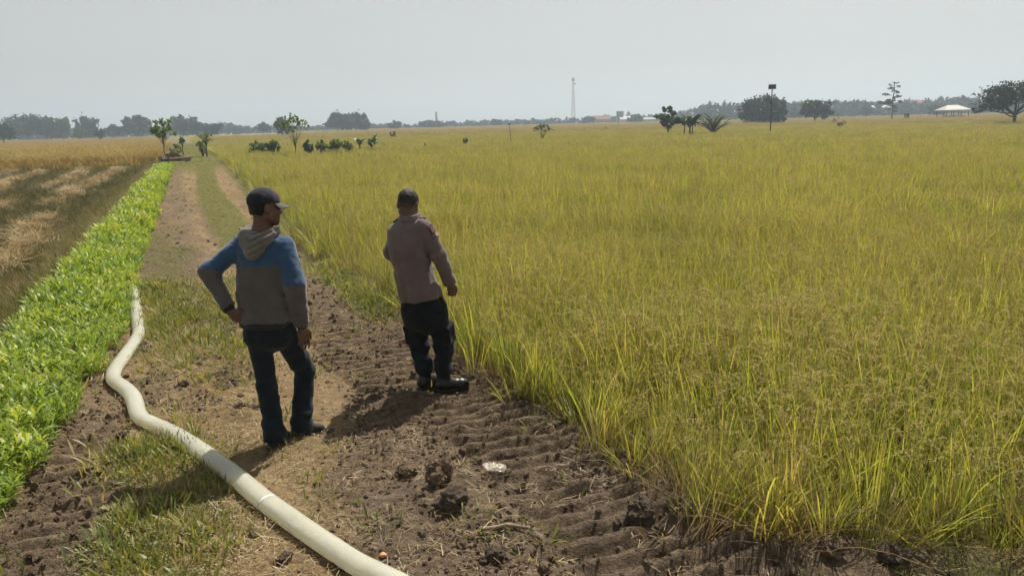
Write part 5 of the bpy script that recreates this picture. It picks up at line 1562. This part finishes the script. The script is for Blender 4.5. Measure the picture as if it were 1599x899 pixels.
# --- box on a pole for owls
def owl_box():
    Y = 88; b = at(1203, 200, Y); b[2] = -.24
    k = at(1203, 133, Y)[2] - b[2]
    root = empty('nest_box_on_pole', b, 'dark wooden box on a tall thin pole in the rice', 'nest box')
    MB().tube([(0, 0, -.2), (.01, 0, k * .5), (0, 0, k - .35)], [.075, .07, .06], 8).build('pole', bark, root, None, True)
    wd = mat_plain('dark_board', (.035, .030, .028), .85, .3, 8)
    bx = MB().box((0, 0, k - .18), (.62, .55, .44), .3).build('box', wd, root)
    hole = MB(); a = np.linspace(0, 2 * np.pi, 12, endpoint=False)
    c, s_ = math.cos(.3), math.sin(.3)
    hv = np.array([[-.08 + .09 * math.cos(t), -.282, k - .16 + .09 * math.sin(t)] for t in a] + [[-.08, -.282, k - .16]])
    hv[:, :2] = hv[:, :2] @ np.array([[c, s_], [-s_, c]])
    hole.add(hv, [], [[12, j, (j + 1) % 12] for j in range(12)]); hole.build('entrance_hole', mat_plain('hole_dark', (.008, .008, .008), .9), bx)
    rf = mat_plain('tin_roof', (.30, .31, .31), .5, .2, 8)
    m = MB(); V = np.array([[x, y, z] for z in (0, .03) for x, y in ((-.36, -.33), (.36, -.33), (.36, .33), (-.36, .33))])
    V[:, 2] += k + .07 + .16 * (V[:, 0] + .42) * -.0 + .10 * (V[:, 1] > 0)
    V[:, :2] = V[:, :2] @ np.array([[c, s_], [-s_, c]])
    m.add(V, [[0, 3, 2, 1], [4, 5, 6, 7], [0, 1, 5, 4], [1, 2, 6, 5], [2, 3, 7, 6], [3, 0, 4, 7]]); m.build('roof', rf, root)
    MB().box((0, 0, k - .43), (.72, .62, .04), .3).build('platform', wd, root)
owl_box()

# --- antenna tower
def tower():
    Y = 600; b = at(895.5, 190, Y); b[2] = 0
    H_ = at(895, 121, Y)[2]
    root = empty('antenna_tower', b, 'tall thin lattice antenna tower rising above the far trees', 'tower')
    st_ = mat_plain('galvanised', (.30, .28, .27), .6, .15, 2); rd = mat_plain('tower_red', (.34, .12, .09), .7, .15, 2)
    w0, w1 = 1.5, .5
    hw = lambda z: w0 + (w1 - w0) * min(1, z / (H_ * .9))
    for sx in (-1, 1):
        for sy in (-1, 1): MB().tube([(sx * w0, sy * w0, 0), (sx * w1, sy * w1, H_ * .9), (sx * w1, sy * w1, H_ * .97)], [.12, .09, .09], 5).build('leg', st_, root)
    br = MB(); nlev = 16
    for k in range(nlev):
        z, z2 = H_ * .95 * k / nlev, H_ * .95 * (k + 1) / nlev; a, c = hw(z), hw(z2)
        cor = [(-1, -1), (1, -1), (1, 1), (-1, 1)]
        for i in range(4):
            p, q = cor[i], cor[(i + 1) % 4]
            br.tube([(p[0] * a, p[1] * a, z), (q[0] * c, q[1] * c, z2)], .045, 4); br.tube([(q[0] * a, q[1] * a, z), (p[0] * c, p[1] * c, z2)], .045, 4); br.tube([(p[0] * c, p[1] * c, z2), (q[0] * c, q[1] * c, z2)], .045, 4)
    br.build('bracing', rd, root, kind='stuff')
    for i in range(6):
        a = i * 1.047
        MB().box((math.cos(a) * .95, math.sin(a) * .95, H_ * .955), (.30, .30, 2.4), a).build('antenna_panel', st_, root)
    MB().tube([(0, 0, H_ * .95), (0, 0, H_ + .6)], .06, 5).build('lightning_rod', st_, root)
    MB().tube([(1.2, -1.1, H_ * .86), (1.2, -1.7, H_ * .86)], [.6, .6], 12).build('dish', st_, root)
tower()
def chimney():
    Y = 620; b = at(682, 196, Y); b[2] = 0; H_ = at(682, 175, Y)[2]
    root = empty('factory_chimney', b, 'thin distant chimney above the trees left of the antenna tower', 'chimney')
    MB().tube([(0, 0, 0), (0, 0, H_ * .6), (0, 0, H_)], [1.3, .9, .75], 10).build('stack', mat_plain('chimney_grey', (.22, .21, .20), .8), root, None, True)
    MB().tube([(0, 0, H_ - .5), (0, 0, H_ - .1)], [.95, .95], 10).build('rim', bpy.data.materials['chimney_grey'], root)
chimney()

# --- buildings between the far trees
white, cream, grey_w = mat_plain('white_wall', (.45, .44, .42), .9, .1, 1), mat_plain('cream_wall', (.22, .20, .17), .9, .12, 1), mat_plain('grey_wall', (.20, .20, .20), .9, .15, 1)
redtile, pale_tin = mat_plain('red_tile', (.20, .095, .075), .85, .2, 2), mat_plain('pale_tin', (.24, .24, .24), .5, .12, 1)
glassd = mat_plain('dark_pane', (.02, .025, .03), .2, .2, 2, .5)
def house(name, px0, px1, Y, eave_y, ridge_y, wall, roof, label, depth=9, kind='gable', openings=3, category='house'):
    a, b = at(px0, 200, Y), at(px1, 200, Y); w = b[0] - a[0]; c = (a + b) / 2
    ez, rz = at((px0 + px1) / 2, eave_y, Y)[2], at((px0 + px1) / 2, ridge_y, Y)[2]
    root = empty(name, (c[0], Y, -.2), label, category)
    ez += .2; rz += .2
    MB().box((0, depth / 2, ez / 2), (w * .92, depth, ez)).build('wall', wall, root)
    if kind == 'flat':
        MB().box((0, depth / 2, ez + (rz - ez) / 2), (w, depth + .6, max(.3, rz - ez))).build('roof', roof, root)
    else:
        e = w * .5; rdg = e if kind == 'gable' else e * .45
        V = np.array([[-e, -.6, ez], [e, -.6, ez], [e, depth + .6, ez], [-e, depth + .6, ez], [-rdg, depth / 2, rz], [rdg, depth / 2, rz]])
        V2 = V + np.array([0, 0, .18])
        m = MB(); m.add(np.vstack([V, V2]), [[6, 7, 11, 10], [8, 9, 10, 11], [1, 0, 4, 5], [3, 2, 5, 4], [0, 1, 7, 6], [2, 3, 9, 8]], [[7, 8, 11], [9, 6, 10], [2, 1, 5], [0, 3, 4]])
        m.build('roof', roof, root)
    for i in range(openings):
        x = (i - (openings - 1) / 2) * w * .8 / max(1, openings)
        win = MB().box((x, -.03, ez * .55), (w * .11, .08, ez * .34)).build('window', white, root)
        MB().box((x, -.075, ez * .55), (w * .085, .03, ez * .28)).build('pane', glassd, win)
    return root
house('village_house', 926, 954, 470, 187, 181, cream, redtile, 'distant house with red tiled roof left of the grey block')
house('concrete_block', 964, 974, 455, 176, 174, grey_w, grey_w, 'grey square water tower block right of the red roof', 5, 'flat', 2, 'building')
house('white_house', 968, 986, 450, 187, 182, white, pale_tin, 'white walled house below the grey block')
house('long_shed', 996, 1030, 440, 187, 184, white, pale_tin, 'long pale-roofed shed right of the white house', openings=5, category='shed')
def mosque():
    Y = 480; c = at(983, 190, Y); root = empty('spired_roof_building', (c[0], Y, -.2), 'building with a pointed tiered roof behind the white house', 'building')
    H_ = at(983, 173, Y)[2]
    MB().box((0, 4, H_ * .2), (7, 8, H_ * .4)).build('wall', white, root)
    for k, (w, z0, z1) in enumerate(((8, .38, .62), (4.6, .58, .82), (2.2, .78, 1.0))):
        V = np.array([[-w / 2, 4 - w / 2, H_ * z0], [w / 2, 4 - w / 2, H_ * z0], [w / 2, 4 + w / 2, H_ * z0], [-w / 2, 4 + w / 2, H_ * z0], [0, 4, H_ * z1 + .3]])
        MB().add(V, [[3, 2, 1, 0]], [[0, 1, 4], [1, 2, 4], [2, 3, 4], [3, 0, 4]]).build('roof_tier', grey_w, root)
mosque()
house('pale_roof_barn', 1122, 1152, 390, 175.5, 171.5, grey_w, pale_tin, 'barn with pale roof behind the low palm', openings=4, category='barn')
house('red_roof_house', 1294, 1328, 400, 172, 163.5, cream, redtile, 'house with faded red roof right of the smaller round tree')
house('blue_roof_house', 1362, 1388, 385, 169, 165, grey_w, pale_tin, 'low house with pale roof left of the slender tree', openings=2)
house('brick_house', 1424, 1444, 390, 162, 156, mat_plain('brick_wall', (.25, .15, .11), .9), redtile, 'tall brick house behind the field hut', kind='hip', openings=2)

# --- hut with a bright roof
def hut():
    Y = 190; c = at(1487, 182, Y); c[2] = -.24
    k = Y / F_PX
    root = empty('field_hut', c, 'open hut with sunlit pale hipped roof at the edge of the rice', 'hut')
    ez, rz = at(1487, 172.5, Y)[2] + .24, at(1487, 165, Y)[2] + .24
    w, d = 40 * k, 5.0
    e = w / 2
    V = np.array([[-e, -d / 2, ez], [e, -d / 2, ez], [e, d / 2, ez], [-e, d / 2, ez], [-e * .45, 0, rz], [e * .35, 0, rz]]); V2 = V + np.array([0, 0, .12])
    m = MB(); m.add(np.vstack([V, V2]), [[6, 7, 11, 10], [8, 9, 10, 11], [1, 0, 4, 5], [3, 2, 5, 4], [0, 1, 7, 6], [2, 3, 9, 8], [1, 2, 8, 7], [3, 0, 6, 9]], [[7, 8, 11], [9, 6, 10], [2, 1, 5], [0, 3, 4]])
    m.build('roof', mat_plain('bright_tin', (.50, .48, .45), .4, .08, 1), root)
    for x in (-.42, -.14, .14, .42):
        for y in (-.42, .42): MB().box((x * w, y * d, ez / 2 + .02), (.14, .14, ez - .02)).build('post', bark, root)
    MB().box((-.02 * w, .1, .75), (w * .5, d * .6, 1.2)).build('platform', mat_plain('pale_sacks', (.42, .38, .36), .9, .2, 2), root)
    MB().box((.30 * w, .2, .7), (w * .2, d * .55, 1.1)).build('store', grey_w, root)
    MB().tube([(-.62 * w, 0, .55), (.5 * w, 0, .55)], .08, 5).build('rail', bark, root)
hut()

# --- far trees one can tell apart, then the wooded skyline
FT = 'tall tree clumps along the left horizon'
for px, by, Y, ty, hp, sh, fol, lb, n in (
    (6, 224, 230, 192, 17, 'round', fol_far, 'pale tree cut off by the left edge', 900),
    (44, 219, 330, 181, 33, 'round', fol_far, 'broad dark tree second from the left edge', 2200),
    (74, 219, 315, 186, 14, 'round', fol_far, 'low tree tucked between the broad dark tree and the pale bamboo', 700),
    (82, 219, 330, 179, 13, 'bamboo', fol_bam, 'pale green bamboo clump, left one of the pair', 1300),
    (101, 219, 332, 180, 15, 'bamboo', fol_bam, 'pale green bamboo clump, right one of the pair', 1500),
    (124, 217, 300, 200, 9, 'round', fol_pale, 'small airy tree before the bamboo', 300),
    (143, 217, 345, 178, 19, 'bamboo', fol_far, 'square-topped bluish bamboo clump third from left', 1900),
    (156, 220, 250, 201, 8, 'round', fol_far, 'low spreading tree in front of the bluish bamboo', 350),
    (180, 216, 340, 195, 16, 'round', fol_far, 'low dark tree between two bamboo clumps', 900),
    (215, 215, 340, 178, 23, 'bamboo', fol_far, 'bamboo clump just left of the slender young tree', 2100),
    (288, 214, 335, 177, 19, 'bamboo', fol_far, 'bamboo clump behind the earth mound with feathery top', 1800),
    (307, 213, 330, 190, 12, 'round', fol_far, 'lower tree leaning on the feathery bamboo clump', 700),
    (330, 212, 300, 194, 14, 'round', fol_far, 'dark round tree above the bent sapling', 700),
    (412, 210, 360, 192, 12, 'round', fol_far, 'small rounded tree left of the grey-green tree', 500),
    (528, 208, 330, 175.5, 18, 'round', fol_far, 'left half of the big dark tree mass behind the bushes', 1500),
    (556, 207, 332, 178, 22, 'round', fol_far, 'right half of the big dark tree mass behind the bushes', 1700),
    (571, 207, 340, 177, 5, 'bamboo', fol_far, 'narrow feathery treetop right of the big tree mass', 300),
    (617, 204, 380, 190, 9, 'round', fol_far, 'small far tree right of the big tree mass', 350),
    (672, 202, 420, 189, 20, 'round', fol_far, 'wide far tree clump below the chimney', 900),
    (992, 192, 400, 178, 11, 'round', fol_far, 'hazy round tree right of the spired roof', 500),
    (920, 195, 420, 182, 10, 'round', fol_far, 'hazy tree right of the antenna tower foot', 400),
    (775, 199, 430, 187, 9, 'round', fol_far, 'far rounded tree midway between chimney and antenna tower', 350),
    (1241, 186, 330, 168, 10, 'round', fol_far, 'hazy tree between the dome-shaped and the smaller round tree', 400),
    (1352, 182, 320, 165, 12, 'round', fol_far, 'hazy tree right of the faded red roof', 500),
    (1460, 178, 300, 163, 11, 'round', fol_far, 'hazy tree left of the field hut', 450),
    (1530, 177, 300, 158, 14, 'round', fol_far, 'hazy tree right of the field hut', 500)):
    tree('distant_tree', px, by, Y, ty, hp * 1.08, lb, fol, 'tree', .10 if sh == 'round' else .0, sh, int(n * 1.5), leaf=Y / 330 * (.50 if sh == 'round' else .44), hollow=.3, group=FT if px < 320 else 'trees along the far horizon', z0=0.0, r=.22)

def skyline():
    """the wooded horizon that reads as one mass"""
    prof = [(-120, 196), (0, 200), (90, 201), (180, 203), (260, 199), (320, 195), (360, 194), (400, 199), (440, 197), (480, 199), (520, 196), (600, 195), (640, 195), (700, 191), (740, 189), (800, 188), (850, 187), (900, 185), (940, 183), (1000, 182), (1060, 178), (1100, 163), (1130, 161), (1200, 160), (1300, 158), (1380, 160), (1440, 157), (1500, 153), (1560, 151), (1640, 150), (1740, 149)]
    X = np.array([p[0] for p in prof], float); T_ = np.array([p[1] for p in prof], float)
    lobes = []
    g = np.random.default_rng(5)
    for px in np.arange(-110, 1730, 2.6):
        ty = np.interp(px, X, T_) + g.uniform(-2, 3.5)
        Y = np.interp(px, [0, 600, 1060, 1110, 1700], [430, 480, 500, 400, 390]) + g.uniform(-25, 45)
        p = at(px, ty, Y); h = p[2] + .3
        w = g.uniform(2.0, 4.2)
        lobes.append((p[0], p[1], h * .45, w, w, h * .5))
        if g.random() < .4: lobes.append((p[0] + g.uniform(-2, 2), p[1], h * .86, w * .5, w * .5, h * .14))
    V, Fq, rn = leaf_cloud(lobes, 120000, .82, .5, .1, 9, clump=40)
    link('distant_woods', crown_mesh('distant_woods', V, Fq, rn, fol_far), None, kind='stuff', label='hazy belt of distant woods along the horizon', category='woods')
skyline()

# ------------------------------------------------------------------ the hazy air
def haze():
    t = NT('hazy_air')
    v = t.n('ShaderNodeVolumePrincipled')
    v.inputs['Color'].default_value = (.70, .84, .98, 1)
    v.inputs['Density'].default_value = HAZE
    v.inputs['Anisotropy'].default_value = .25
    t.l(v.outputs[0], t.out.inputs['Volume'])
    MB().box((0, 650, 21.5), (3200, 1500, 46)).build('haze', t.m, kind='stuff', label='pale hazy air over the fields', category='haze')
haze()
